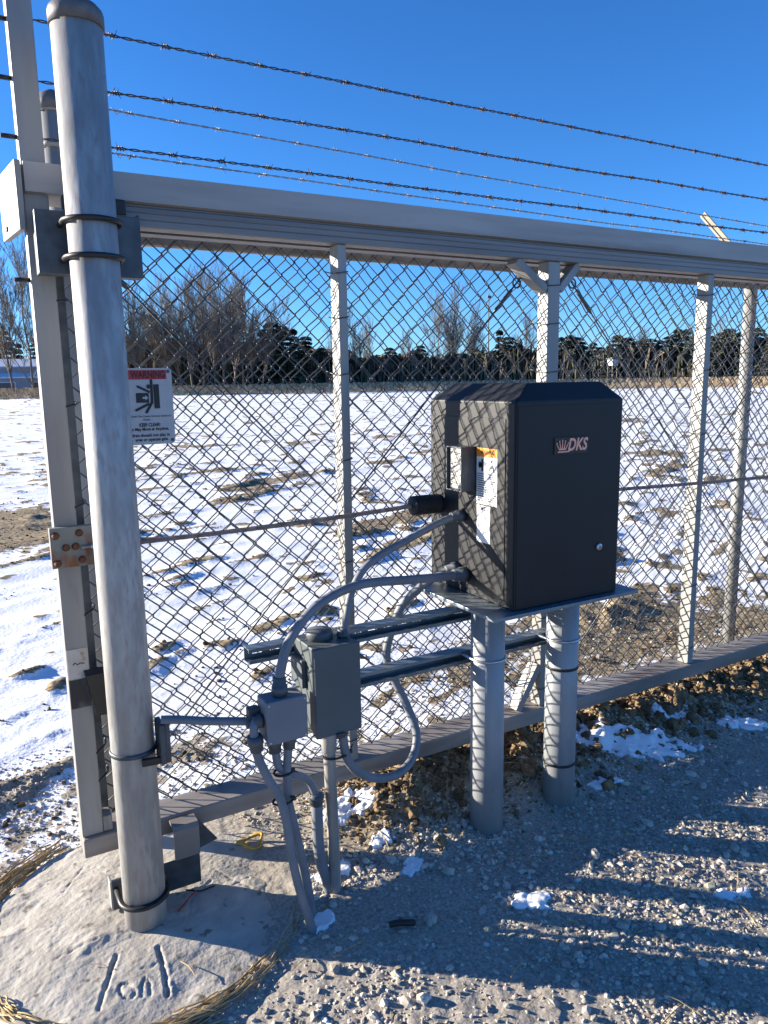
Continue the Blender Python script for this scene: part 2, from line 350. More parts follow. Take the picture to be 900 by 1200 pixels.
# ------------------------------------------------------------------ concrete pad
def pad():
    s = .0042; k = int(2*(PADR+.03)/s); g = (np.arange(k)-k/2)*s
    X, Y = np.meshgrid(g, g, indexing='ij'); r = np.hypot(X, Y); t = np.arctan2(Y, X)
    Rr = PADR*(1+.05*(fbm(np.cos(t)*2+5, np.sin(t)*2+5, 3, 12)-.5)*2)
    wx, wy = X+PADC[0], Y+PADC[1]
    h = .018-.03*(r/PADR)**2
    a = R(35); u = wx*math.cos(a)+wy*math.sin(a); v = -wx*math.sin(a)+wy*math.cos(a)
    h += (fbm(u*5, v*9, 4, 22)-.5)*.010 + (fbm(u*22, v*40, 3, 33)-.5)*.0026 + (fbm(wx*160, wy*160, 2, 44)-.5)*.0012
    lump = sstep(.62, .75, fbm(wx*7, wy*7, 4, 61)); h += lump*.004
    def groove(P, wd, dp):
        nonlocal h
        d = np.full(X.shape, 9.)
        for (x0, y0), (x1, y1) in zip(P[:-1], P[1:]):
            dx, dy = x1-x0, y1-y0; L = dx*dx+dy*dy
            q = np.clip(((wx-x0)*dx+(wy-y0)*dy)/L, 0, 1)
            d = np.minimum(d, np.hypot(wx-x0-q*dx, wy-y0-q*dy))
        rg = .25+1.25*fbm(wx*55, wy*55, 3, 5); d = d+(fbm(wx*130, wy*130, 2, 7)-.5)*.006
        h += -dp*rg*np.exp(-(d/wd)**2) + dp*.35*(rg-.5)*np.exp(-((d-wd*2)/wd)**2)
    groove([(.215, 1.775), (.185, 1.71), (.151, 1.637)], .0042, .0065)            # scratched strokes in the wet cement
    groove([(.31, 1.746), (.308, 1.68), (.299, 1.60)], .0042, .0075)
    el = [(.217+.014*math.cos(q)-.006*math.sin(q), 1.655+.024*math.sin(q)) for q in np.linspace(0, 6.28, 14)]
    groove(el, .003, .0045)
    groove([(.244, 1.625), (.252, 1.655), (.262, 1.672), (.268, 1.65), (.262, 1.618)], .003, .0045)
    groove([(.262, 1.70), (.28, 1.692), (.298, 1.70)], .003, .002)
    for p in ([(.40, 1.80), (.43, 1.88), (.50, 1.93)], [(.30, 2.05), (.22, 2.15)], [(.12, 1.95), (.02, 2.0), (-.05, 2.06)], [(.18, 1.85), (.08, 1.84)], [(.52, 1.98), (.58, 1.87), (.61, 1.79)], [(.47, 1.90), (.54, 1.88), (.60, 1.90)], [(.13, 2.1), (.2, 2.2)]):
        groove(p, .003, .0022)
    h -= .075*sstep(0, .03, r-Rr+.012)
    h += .006*np.exp(-((r-.075)/.02)**2)*0
    keep = r < Rr+.03
    ids = -np.ones(X.shape, int); ids[keep] = np.arange(keep.sum())
    Vp = np.stack([wx[keep], wy[keep], h[keep]-0.0], -1)
    q = np.stack([ids[:-1, :-1], ids[1:, :-1], ids[1:, 1:], ids[:-1, 1:]], -1).reshape(-1, 4); q = q[(q >= 0).all(1)]
    return fast('concrete_pad', Vp - np.array([PADC[0], PADC[1], 0]), q, CONC, None, True)
pd = pad(); pd.location = (PADC[0], PADC[1], 0)
tag(pd, 'rough round concrete footing with scratched marks around the tall pipe post', 'concrete footing')

# ------------------------------------------------------------------ sliding gate
YF = 1.985
gate = thing('sliding_gate', 'aluminium cantilever sliding gate with chain link mesh and barbed wire on top', 'gate', (.2, 2.03, .157))
GX1 = 5.6
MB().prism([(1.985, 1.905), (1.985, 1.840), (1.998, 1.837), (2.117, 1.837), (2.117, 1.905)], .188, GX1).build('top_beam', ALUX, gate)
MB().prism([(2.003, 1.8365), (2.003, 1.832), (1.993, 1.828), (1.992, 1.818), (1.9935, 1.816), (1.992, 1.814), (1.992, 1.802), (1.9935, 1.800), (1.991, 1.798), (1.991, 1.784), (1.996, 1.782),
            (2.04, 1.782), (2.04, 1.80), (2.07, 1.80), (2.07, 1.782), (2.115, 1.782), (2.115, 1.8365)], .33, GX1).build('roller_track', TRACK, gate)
MB().box(.184, GX1, YF, 2.088, .157, .210, .004).build('bottom_rail', ALURAIL, gate)
MB().box(.184, .238, 2.0, 2.052, .2105, 2.34, .003).build('end_tube', ALU, gate)
def upright(x0, x1): return MB().box(x0, x1, 2.0, 2.052, .2105, 1.7815, .002).build('upright', ALU, gate)
upright(.984, 1.012); upright(1.763, 1.815); upright(2.565, 2.597); upright(3.35, 3.38); upright(4.15, 4.20)
for a, c in (((1.632, 2.026, 1.778), (1.76, 2.026, 1.692)), ((1.90, 2.026, 1.778), (1.818, 2.026, 1.692)), ((1.665, 2.026, .214), (1.762, 2.026, .37)), ((1.91, 2.026, .214), (1.818, 2.026, .37))):
    MB().bar(a, c, .05, .026, .002, (0, 0, 1)).build('knee_brace', ALU, gate)
MB().box(.24, .2435+.02, 2.06, 2.066, .23, 1.76, .001).build('tension_bar', DSTEEL, gate)
for zz in (.36, .44, .64, .82, 1.1, 1.35, 1.6):
    MB().tube(spline([(.236, 2.0, zz), (.262, 2.03, zz+.004), (.27, 2.064, zz+.006), (.262, 2.075, zz+.01)], 4), .003, 6).build('tie_wire', BLACK, gate)

def link_mesh(x0, x1, z0, z1, y, r=.0019, wv=.035, seed=1, phase=0):
    """woven chain link: flattened spirals, each hooked into its neighbour"""
    g = np.random.default_rng(seed); nw = int((x1-x0)/wv); nzz = int(round((z1-z0)/wv)); Vs = []; Fs = []; base_ = 0
    for i in range(nw):
        pts = []
        for j in range(nzz+1):
            z = z0 + j*(z1-z0)/nzz; right = (i+j+phase) % 2 == 0
            xx = x0 + i*wv + (wv+.0022 if right else -.0022)
            jit = .0045*(vnoise(np.array([xx*4.]), np.array([z*4.]), seed)[0]-.5)*2
            yy = y + .0022*(1 if right else -1)*(1 if (i % 2) else -1) + .014*(vnoise(np.array([xx*2.3+9]), np.array([z*2.3]), seed+5)[0]-.5)
            d = -1 if right else 1
            if j: pts.append((xx+d*.0045+jit, yy-.0028, z-.0042))
            pts.append((xx+jit, yy, z))
            if j < nzz: pts.append((xx+d*.0045+jit, yy+.0028, z+.0042))
        P = np.array(pts); k = len(P); T = np.gradient(P, axis=0); T /= np.linalg.norm(T, axis=1)[:, None]
        N = np.cross(T, [0, 1., 0]); N /= np.linalg.norm(N, axis=1)[:, None]; B = np.cross(T, N); an = np.arange(4)*math.pi/2+.4
        Vv = P[:, None]+r*(np.cos(an)[None, :, None]*N[:, None]+np.sin(an)[None, :, None]*B[:, None])
        ii = np.arange(k-1)[:, None]*4; jj = np.arange(4)[None]; j2 = (jj+1) % 4
        Fs.append((np.stack([ii+jj, ii+j2, ii+4+j2, ii+4+jj], -1).reshape(-1, 4))+base_); Vs.append(Vv.reshape(-1, 3)); base_ += k*4
    return np.concatenate(Vs), np.concatenate(Fs)
v_, f_ = link_mesh(.255, 5.4, .213, 1.770, 2.068, .0022, .0365, seed=3)
o = fast('chain_link_mesh', v_-np.array(gate.location), f_, WIRE, None, True); o.parent = gate; tag(o, kind='stuff')

def cable(a, b_, mid=None):
    c = MB().tube([a, b_], .0028, 6).build('truss_cable', WIRE, gate)
    a_ = np.array(a); d = (np.array(b_)-a_); d /= np.linalg.norm(d)
    t0 = a_+d*.06; MB().tube([t0, t0+d*.015, t0+d*.09, t0+d*.105], [.004, .007, .007, .004], 8).build('turnbuckle', WIRE, c)
    ring = [a_+d*.03+.016*(math.cos(q)*d+math.sin(q)*np.cross(d, [0, 1, 0])) for q in np.linspace(0, 2*math.pi, 13)]
    MB().tube(ring, .003, 6).build('eye', WIRE, c)
cable((1.69, 2.05, 1.735), (.27, 2.05, .235)); cable((.30, 2.055, 1.76), (1.74, 2.055, .24))
cable((1.895, 2.05, 1.745), (3.30, 2.05, .25)); cable((3.34, 2.055, 1.76), (1.87, 2.055, .25))
for xx in (.998, 1.789, 2.58):
    for zz in (.28, .55, .86, 1.17, 1.42, 1.58, 1.705):
        q = .016 if xx != 1.789 else .028
        MB().tube(spline([(xx-q-.012, 2.066, zz+.01), (xx-q-.002, 2.03, zz), (xx-q-.001, 1.9985, zz-.002), (xx, 1.9975, zz), (xx+q+.001, 1.9985, zz+.003), (xx+q+.002, 2.03, zz+.006), (xx+q+.012, 2.068, zz+.01)], 4), .0017, 5).build('tie_wire', WIRE, gate)
# end plate of the beam, wire bolts, sticker, hood
M = Matrix.Translation((.182, 1.972, 1.825)) @ Matrix.Rotation(R(7), 4, 'Z')
MB().box(-.014, 0, 0, .19, -.073, .078, .002, M).build('end_plate', ALU, gate)
MB().box(-.018, -.0145, .125, .137, -.058, -.046, .001, M).build('bolt_hole', BLACK, gate)
for zz in (2.21, 2.087, 1.963, 1.647):
    MB().tube([(.150, 2.02, zz), (.186, 2.02, zz)], .0055, 8).build('bolt', BLACK, gate)
sk = MB(); sk.box(.1855, .2365, 1.9975, 1.9995, .655, .735, .0008).build('sticker', mat('peeling_sticker', (.40, .37, .33), (.55, .53, .50), 18, rough=.6, spots=(.25, .17, .12), spot_scale=30, spot_lo=.62, spot_hi=.7), gate)
stp = gate.children[-1]
sc_ = MB().tube([(.198, 1.9969, .694), (.204, 1.9969, .699), (.209, 1.9969, .693), (.216, 1.9969, .697), (.226, 1.9969, .694)], .0012, 4).build('scribble', INK, stp)
# soot stain is a worn dark film under the sticker
MB().box(.1862, .2362, 1.9983, 1.9996, .575, .652, .0006).build('scorch_mark', mat('scorched', (.025, .026, .03), (.30, .29, .27), 12, (1, 1, .5), .5, .2, lo=.5, hi=.75), gate)
hd = MB(); hd.add([(.224, 1.972, .667), (.296, 1.972, .667), (.300, 1.985, .672), (.222, 1.999, .676), (.300, 1.999, .676),
                   (.244, 1.972, .555), (.290, 1.972, .553), (.246, 1.999, .548), (.292, 1.999, .548)],
                  [(0, 1, 6, 5), (3, 7, 8, 4), (0, 3, 4, 2, 1), (0, 5, 7, 3), (1, 2, 4, 8, 6), (5, 6, 8, 7)])
hd.build('rubber_hood', RUBBER, gate)
# chain anchor plate
ap = MB().box(.170, .284, 1.9755, 1.9985, .955, 1.056, .002).build('anchor_plate', RUSTP, gate)
for bx, bz in ((.183, 1.038), (.238, 1.040), (.205, 1.006), (.227, 1.007), (.183, .968), (.240, .972)):
    MB().lathe([(.0095, 1.9765), (.0095, 1.973), (.0068, 1.970), (.006, 1.965)], (bx, 0, bz), 10, 'y').build('rusty_bolt', RUST, ap)
MB().lathe([(.0045, .24), (.0045, .262), (.0075, .262), (.0075, .275), (.0045, .275), (.0045, .29)], (0, 1.972, 1.003), 10, 'x').build('bright_bolt', ZINC, ap)
MB().box(.2385, .262, 2.0, 2.05, .212, .255, .002).build('corner_bracket', ALU, gate)

def barbed(a, b_, sag, r, rc, name, material, parent, seed, step=.122, ends=()):
    g = np.random.default_rng(seed); a = np.array(a, float); b_ = np.array(b_, float); L = np.linalg.norm(b_-a); k = int(L/.0085)
    t = np.linspace(0, 1, k); P = a+(b_-a)*t[:, None]; P[:, 2] -= sag*4*t*(1-t)
    P[:, 2] += .004*(vnoise(t*L*3, t*0, seed)-.5); P[:, 1] += .006*(vnoise(t*L*2.3, t*0+3, seed)-.5)
    mb = MB(); ph = 2*math.pi*t*L/.062
    for q in (0, math.pi):
        H = P.copy(); H[:, 1] += rc*np.cos(ph+q); H[:, 2] += rc*np.sin(ph+q); mb.tube(H, r, 5)
    s = .05
    while s < L-.03:
        c = np.array([np.interp(s/L, t, P[:, i]) for i in range(3)])
        d = (b_-a)/L
        an = g.uniform(0, 6.28)
        # barb wrapped twice round the strands with four points
        wr = np.array([c+d*(q/12.6*.013-.0065)+(rc+r*1.6)*np.array([0, math.cos(q+an), math.sin(q+an)]) for q in np.linspace(0, 12.6, 20)])
        mb.tube(wr, r*.95, 5)
        for q in range(4):
            e = np.array([g.normal(0, .45)+(1 if q % 2 else -1)*.35, math.cos(an+q*1.7), math.sin(an+q*1.7)+g.normal(0, .2)]); e /= np.linalg.norm(e)
            st = c+d*(.007 if q % 2 else -.007)
            mb.tube([st, st+e*g.uniform(.010, .016)], [r, r*.35], 5)
        s += step*g.uniform(.93, 1.07)
    o = mb.build(name, material, parent); return o
for zz, sd_ in ((2.212, 11), (2.087, 12), (1.962, 13)):
    barbed((.2385, 2.004, zz), (5.5, 2.0, zz+.002), .004, .0016, .0022, 'barbed_wire', BARB, gate, sd_)

# ------------------------------------------------------------------ tall support post
PX, PY = .308, 1.868
post = thing('support_post', 'tall galvanised steel pipe post with domed cap standing in the concrete footing', 'post', (PX, PY, 0))
MB().lathe([(.0535, -.06), (.0535, 2.172)], (PX, PY, 0), 48).build('pipe', GALV, post)
MB().lathe([(.0575, 2.158), (.0575, 2.184), (.055, 2.192), (.046, 2.202), (.03, 2.209), (.012, 2.213), (.002, 2.214)], (PX, PY, 0), 40).build('cap', CAPM, post)
def ubolt(mb, cx, cy, z, R_, r, yback, tilt=0):
    an = np.linspace(R(180), R(360), 20)
    P = [(cx-R_, yback, z-tilt)] + [(cx+R_*math.cos(q), cy+R_*math.sin(q), z+tilt*math.cos(q)) for q in an] + [(cx+R_, yback, z+tilt)]
    return mb.tube(P, r, 8)
for zz in (1.76, 1.682): ubolt(MB(), PX, PY, zz, .0605, .0062, 1.935).build('u_bolt', BLACK, post)
br = MB().box(.200, .424, 1.930, 1.938, 1.652, 1.792, .002)
br.box(.196, .2035, 1.930, 1.978, 1.652, 1.792, .002); br.box(.420, .4275, 1.930, 1.972, 1.652, 1.797, .002); br.box(.2040, .4195, 1.9385, 1.972, 1.652, 1.659, .001)
br.build('upper_bracket', DSTEEL, post)
MB().box(.26, .40, 1.940, 1.975, 1.795, 1.832, .004).build('roller_truck', BLACK, post)
MB().box(.236, .474, 1.930, 1.940, .020, .105, .002).build('lower_bracket', DSTEEL, post)
MB().box(.233, .2385, 1.93, 1.965, .022, .104, .001).build('bracket_flange', ALU, post)
ubolt(MB(), PX, PY, .085, .0605, .0068, 1.932, .004).build('u_bolt', BLACK, post)
ro = MB().lathe([(.02, .0), (.028, .004), (.028, .05), (.02, .054)], (.44, 1.956, .125), 20, 'z').build('guide_roller', BLACK, post)
rb = MB(); rb.prism([(1.922, .112), (1.922, .196), (1.930, .207), (1.972, .207), (1.972, .200), (1.934, .200), (1.929, .193), (1.929, .112)], .405, .474)
rb.build('roller_bracket', ALURAIL, post)
MB().add([(.476, 1.945, .112), (.53, 1.945, .125), (.476, 1.945, .205), (.476, 1.951, .112), (.53, 1.951, .125), (.476, 1.951, .205)], [(0, 1, 2), (3, 5, 4), (0, 3, 4, 1), (1, 4, 5, 2), (2, 5, 3, 0)]).build('gusset', DSTEEL, post)
MB().lathe([(.0545, .488), (.0575, .489), (.0575, .499), (.0545, .500)], (PX, PY, 0), 40).build('pipe_strap', DSTEEL, post)
ps = MB(); ps.bar((.316, 1.808, .478), (.376, 1.80, .478), .012, .018, .002); ps.build('strap_end', BLACK, post)
st = MB(); st.box(.3605, .374, 1.79, 1.85, .468, .572, .002); st.box(.374, .386, 1.794, 1.80, .468, .572, .001)
sc2 = st.build('strut_bracket', DSTEEL, post)
for zz in (.488, .545): MB().lathe([(.003, .386), (.003, .398), (.006, .398), (.006, .406), (.003, .406), (.003, .412)], (0, 1.797, zz), 8, 'x').build('bolt', ZINC, sc2)

# ------------------------------------------------------------------ rear fence
FY = 2.3
fen = thing('chain_link_fence', 'galvanised chain link fence with barbed wire arms standing just behind the gate', 'fence', (.302, FY, 0))
t = MB().lathe([(.034, -.05), (.034, 2.13)], (.302, FY, 0), 28).build('end_post', GALV2, fen)
MB().lathe([(.038, 2.115), (.038, 2.142), (.031, 2.156), (.011, 2.168)], (.302, FY, 0), 24).build('cap', CAPM, t)
for zz in (2.12, 2.03, 1.81): MB().lathe([(.035, zz-.01), (.0375, zz-.01), (.0375, zz+.01), (.035, zz+.01)], (.302, FY, 0), 24).build('tension_band', GALV2, t)
v_, f_ = link_mesh(.355, 6.3, .0437, 1.8137, 2.27, .0021, .0365, seed=8, phase=0)
o = fast('chain_link_mesh', v_-np.array(fen.location), f_, WIRE, None, True); o.parent = fen; tag(o, kind='stuff')
MB().cyl((.33, FY, 1.808), (6.3, FY, 1.808), .0195, 20).build('top_rail', RAILM, fen)
for xx in (3.245, 6.1):
    p_ = MB().lathe([(.0285, -.1), (.0285, 1.83)], (xx, FY, 0), 24).build('line_post', GALV2, fen)
    MB().lathe([(.0325, 1.82), (.0325, 1.865), (.02, 1.88)], (xx, FY, 0), 20).build('post_top', GALV2, p_)
    MB().bar((xx, FY, 1.865), (xx-.005, FY+.28, 2.165), .032, .008, .001, (1, 0, 0)).build('barbed_wire_arm', ARM, p_)
    MB().bar((xx, FY+.005, 1.86), (xx-.005, FY+.285, 2.16), .008, .022, .001, (1, 0, 0)).build('arm_rib', ARM, p_)
    for zz in (.3, .7, 1.1, 1.5): MB().lathe([(.029, zz-.002), (.032, zz-.002), (.032, zz+.002), (.029, zz+.002)], (xx, FY, 0), 16).build('tie_wire', WIRE, p_)
for (a, b_, sd_) in (((.33, FY, 2.145), (6.1, FY+.30, 2.12), 21), ((.33, FY, 2.032), (6.1, FY+.2, 2.025), 22)):
    barbed(a, b_, .01, .0013, .0017, 'barbed_wire', BARB2, fen, sd_, .13)
    q = np.linspace(0, 1, 40); P = np.array(a)+np.stack([.01+.16*q, .007*np.cos(q*23+q*q*9), .008*np.sin(q*23+q*q*9)-.004], -1)
    MB().tube(P, .0011, 5).build('wire_tail', BARB2, fen)

# ------------------------------------------------------------------ operator stand
X0, X1, Y0, Y1, Z0, ZT, ZR = 1.251, 1.631, 1.53, 1.935, .783, 1.341, 1.388
stand = thing('operator_stand', 'two grey pipe posts under a flat steel plate carrying the black gate operator', 'stand', (1.48, 1.75, 0))
for xx in (1.333, 1.632):
    o = MB().lathe([(.0515, -.08), (.0515, .772)], (xx, 1.75, 0), 40).build('post', PIPE, stand)
    if xx > 1.5:
        for zz in (.482, .152): MB().lathe([(.052, zz-.005), (.0535, zz-.004), (.0535, zz+.004), (.052, zz+.005)], (xx, 1.75, 0), 40).build('black_band', RUBBER, o)
MB().box(1.168, 1.697, 1.505, 1.93, .7725, .7828, .0015).build('mounting_plate', PLATE, stand)
def channel(z, x0, x1, y0=1.805):
    mb = MB(); h = .041; d = .041; t = .003
    mb.box(x0, x1, y0+d-t, y0+d, z-h/2, z+h/2)                       # back
    for s in (1, -1):                                                # top and bottom web
        zz = z+s*(h/2-t/2); mb.box(x0, x1, y0, y0+d-t-.0004, zz-t/2, zz+t/2)
        zl = z+s*(h/2-.0065); mb.box(x0, x1, y0-.0001, y0+t, zl-.0034, zl+.0034)   # lips
    return mb
def slotted(z, x0, x1, y0=1.805):
    mb = MB(); h = .041; d = .041; t = .003
    for s in (1, -1):
        zz = z+s*(h/2-t/2); mb.box(x0, x1, y0, y0+d-t-.0004, zz-t/2, zz+t/2)
        zl = z+s*(h/2-.0065); mb.box(x0, x1, y0-.0001, y0+t, zl-.0034, zl+.0034)
        zb = z+s*(.0068+(h/2-.0068)/2); mb.box(x0, x1, y0+d-t, y0+d, min(zb, zb)-(h/2-.0068)/2+.0002, zb+(h/2-.0068)/2-.0002)
    x = x0
    while x < x1:                                                    # bridges between the slots
        mb.box(x, min(x+.022, x1), y0+d-t+.0002, y0+d-.0002, z-.0066, z+.0066); x += .05
    return mb
slotted(.696, .602, 1.72).build('strut_channel', STRUT, stand)
slotted(.560, .735, 1.76).build('strut_channel', STRUT, stand)
for xx, zz in ((1.333, .722), (1.333, .572), (1.632, .578), (1.632, .705)):
    u_ = ubolt(MB(), xx, 1.75, zz, .0555, .0042, 1.862).build('u_bolt', ZINC, stand)
    for s in (-1, 1): MB().lathe([(.007, 1.848), (.007, 1.856)], (xx+s*.0555, 0, zz), 6, 'y').build('nut', ZINC, u_)

# ------------------------------------------------------------------ gate operator
op = thing('gate_operator', 'black metal gate operator cabinet with a pink logo and lock on its front', 'gate operator', ((X0+X1)/2, (Y0+Y1)/2, Z0))
hb = MB(); ix, iy = .062, .034
ring = lambda x0, x1, y0, y1, z: [(x0, y0, z), (x1, y0, z), (x1, y1, z), (x0, y1, z)]
bm = bmesh.new()
vs = [bm.verts.new(p) for p in ring(X0, X1, Y0, Y1, Z0+.0004) + ring(X0, X1, Y0, Y1, ZT) + ring(X0+ix, X1-ix*.85, Y0+iy, Y1-iy, ZR)]
for k in range(2):
    for j in range(4): bm.faces.new([vs[k*4+j], vs[k*4+(j+1) % 4], vs[k*4+4+(j+1) % 4], vs[k*4+4+j]])
bm.faces.new(vs[8:12]); bm.faces.new(vs[0:4][::-1])
bmesh.ops.bevel(bm, geom=bm.edges[:], offset=.004, segments=2, affect='EDGES', profile=.5)
bm.verts.index_update(); hb.add([q.co[:] for q in bm.verts], [[q.index for q in p.verts] for p in bm.faces]); bm.free()
house = hb.build('housing', BOX, op)
# side panel set into the cover: raised border left proud round it
MB().box(X0-.003, X0+.0002, Y0+.040, Y1-.02, Z0+.02, ZT-.045, .001).build('side_panel', BOX, op)
MB().box(X0-.0042, X0-.0001, Y0+.002, Y0+.0355, Z0+.012, ZT-.004, .0012).build('cover_edge', BOX, op)
MB().box(X0+.006, X1-.006, Y0-.0016, Y0+.0002, Z0+.004, ZT-.012, .0007).build('front_panel', BOX, op)
UF, VF, NF = (1, 0, 0), (0, 0, 1), (0, -1, 0)
yl = Y0-.0016
lp = MB().box(1.378, 1.498, yl-.003, yl-.0001, 1.198, 1.243, .001).build('logo_plate', BLACK, op)
lm = MB(); oL = (0, yl-.003, 0)
put_text(lm, 'DKS', .046, oL, UF, VF, NF, (1.458, 1.2205), .072, .0002, shear=.25, bold=.0012, extrude=.0008)
for q, (cx, hh) in enumerate(((1.392, .012), (1.3985, .017), (1.405, .0195), (1.4115, .017), (1.418, .012))):     # crown
    lean = (q-2)*.0035; lm.flat([(cx-.0022, 1.214), (cx+.0022, 1.214), (cx+lean+.0012, 1.214+hh), (cx+lean-.0012, 1.214+hh)], oL, UF, VF, NF, .0012)
    lm.flat([(cx+lean+.0022*math.cos(a), 1.2155+hh+.0022*math.sin(a)) for a in np.linspace(0, 6.28, 9)[:-1]], oL, UF, VF, NF, .0013)
lm.flat([(1.3925, 1.209), (1.4175, 1.209), (1.419, 1.2135), (1.391, 1.2135)], oL, UF, VF, NF, .0012)
lm.flat([(1.388, 1.2025), (1.43, 1.2025), (1.431, 1.2060), (1.389, 1.2060)], oL, UF, VF, NF, .0012)
lm.build('lettering', LOGO, lp)
lk = MB().lathe([(.0105, yl+.0), (.0105, yl-.004), (.009, yl-.006), (.001, yl-.006)], (1.553, 0, .926), 20, 'y').build('lock', ZINC, op)
MB().box(1.5518, 1.5542, yl-.0068, yl-.0058, .9205, .9315).build('keyhole', BLACK, lk)
# outlet box on the left side
ob_ = MB(); xo = X0-.052
ob_.box(xo, X0-.003, 1.700, 1.703, 1.092, 1.216); ob_.box(xo, X0-.003, 1.772, 1.775, 1.092, 1.216)
ob_.box(xo, X0-.003, 1.7031, 1.7719, 1.092, 1.095); ob_.box(xo, X0-.003, 1.7031, 1.7719, 1.213, 1.216); ob_.box(xo+.012, xo+.015, 1.7031, 1.7719, 1.0951, 1.2129)
outl = ob_.build('outlet_box', DSTEEL, op)
US, VS, NS = (0, -1, 0), (0, 0, 1), (-1, 0, 0)
MB().box(xo+.0095, xo+.0118, 1.707, 1.768, 1.098, 1.210, .0005).build('face_plate', GALV2, outl)
gl = MB(); gg = random.Random(4); oS = (xo+.0095, 0, 0)
for k in range(46):
    a_, b2 = gg.uniform(-1.765, -1.711), gg.uniform(1.102, 1.206); gl.flat([(a_, b2), (a_+gg.uniform(.004, .012), b2), (a_+gg.uniform(.002, .006), b2+gg.uniform(.002, .005)), (a_, b2+.002)], oS, US, VS, NS, .0005)
gl.build('printed_marks', INK, outl)
# warning label, orange head
xs = X0-.0033; oB = (xs, 0, 0)
wl = MB().box(xs-.0006, xs, 1.602, 1.694, 1.058, 1.214).build('warning_label', LABW, op)
MB().flat([(-1.694, 1.190), (-1.602, 1.190), (-1.602, 1.214), (-1.694, 1.214)], oB, US, VS, NS, .0009).build('orange_header', ORANGE, wl)
pm = MB()
put_text(pm, 'WARNING', .016, oB, US, VS, NS, (-1.645, 1.2025), .064, .0013, bold=.0003)
for y0, y1, z0, z1 in ((-1.672, -1.664, 1.150, 1.184), (-1.684, -1.672, 1.160, 1.174)): pm.flat([(y0, z0), (y1, z0), (y1, z1), (y0, z1)], oB, US, VS, NS, .0011)
for q in range(5):
    a = R(115+q*32); pm.flat([(-1.674+.003*math.cos(a+1.57), 1.167+.003*math.sin(a+1.57)), (-1.674+.016*math.cos(a), 1.167+.016*math.sin(a)), (-1.674-.003*math.cos(a+1.57), 1.167-.003*math.sin(a+1.57))], oB, US, VS, NS, .0012)
pm.flat([(-1.640, 1.150), (-1.633, 1.164), (-1.622, 1.172), (-1.617, 1.165), (-1.612, 1.150), (-1.616, 1.149), (-1.622, 1.160), (-1.632, 1.158)], oB, US, VS, NS, .0011)
pm.flat([(-1.627+.005*math.cos(a), 1.179+.005*math.sin(a)) for a in np.linspace(0, 6.28, 11)[:-1]], oB, US, VS, NS, .0011)
for q in range(13):
    zz = 1.144-q*.0062
    pm.flat([(-1.690, zz), (-1.651, zz), (-1.651, zz-.0022), (-1.690, zz-.0022)], oB, US, VS, NS, .0010)
    pm.flat([(-1.647, zz), (-1.606+(-.012 if q % 3 == 2 else 0), zz), (-1.606+(-.012 if q % 3 == 2 else 0), zz-.0018), (-1.647, zz-.0018)], oB, US, VS, NS, .0010)
pm.build('print', INK, wl)
w2 = MB().box(xs-.0006, xs, 1.632, 1.692, .950, 1.0545).build('maker_label', LABW, op)
p2 = MB(); put_text(p2, 'DKS', .015, oB, US, VS, NS, (-1.668, 1.045), .034, .0011, shear=.25, bold=.0004)
for q in range(5): p2.flat([(-1.688+q*.0014, 1.040), (-1.6872+q*.0014, 1.040), (-1.6876+q*.0014, 1.0500)], oB, US, VS, NS, .0011)
p2.build('print', INK, w2)
cg = MB().lathe([(.012, 1.147), (.022, 1.150), (.028, 1.153)] + [(r_, 1.155+q*.006+e) for q in range(15) for r_, e in ((.0295, 0), (.0295, .0035), (.0270, .004), (.0270, .0055))] + [(.027, 1.2505)], (0, 1.885, 1.032), 26, 'x').build('chain_guide', RUBBER, op)

# ------------------------------------------------------------------ drive chain
def chain(P0, P1, sag):
    mb = MB(); P0 = np.array(P0); P1 = np.array(P1); L = np.linalg.norm(P1-P0); k = int(L/.0127); d = (P1-P0)/L
    for i in range(k):
        t = (i+.5)/k; c = P0+(P1-P0)*t; c[2] -= sag*4*t*(1-t)
        w_ = .0062 if i % 2 else .0044
        for s in (-1, 1): mb.bar(c-d*.0085+np.array([0, s*w_, 0]), c+d*.0085+np.array([0, s*w_, 0]), .0016, .0105, 0)
        mb.tube([c+d*.0063+np.array([0, -.0065, 0]), c+d*.0063+np.array([0, .0065, 0])], .0040, 6)
    return mb
ch = chain((.29, 1.962, 1.003), (1.149, 1.885, 1.032), .006); ch2 = chain((1.632, 1.905, 1.02), (5.2, 1.96, .99), .03)
ch.v += ch2.v; ch.f += [[i+ch.n for i in q] for q in ch2.f]; ch.sm += ch2.sm; ch.tint += ch2.tint; ch.n += ch2.n
tag(ch.build('drive_chain', CHAINM, None, (.29, 1.962, 1.0)), 'rusty roller chain stretched along the gate through the operator cabinet', 'chain')

# ------------------------------------------------------------------ electrical boxes
dis = thing('disconnect_box', 'tall dull grey-green metal electrical box bolted to the strut channels', 'electrical box', (.788, 1.72, .498))
MB().box(.7255, .8500, 1.672, 1.800, .500, .7345, .003).build('body', DISC, dis)
MB().box(.7225, .8525, 1.658, 1.6718, .497, .7375, .003).build('cover', DISC, dis)
MB().lathe([(.036, .7348), (.036, .752), (.033, .758), (.002, .760)], (.776, 1.745, 0), 26).build('hub_cap', FIT, dis)
MB().box(.775, .800, 1.650, 1.6578, .488, .502, .002).build('latch', DSTEEL, dis)
MB().box(.7130, .7252, 1.72, 1.795, .615, .690, .002).build('side_bracket', DISC, dis)
jb = thing('junction_box', 'small light grey square junction box on conduits left of the tall electrical box', 'electrical box', (.644, 1.69, .515))
MB().box(.5915, .6965, 1.667, 1.730, .517, .626, .006).build('body', JBOX, jb)
cv = MB().box(.5895, .6985, 1.655, 1.6668, .515, .628, .004).build('cover', JBOX, jb)
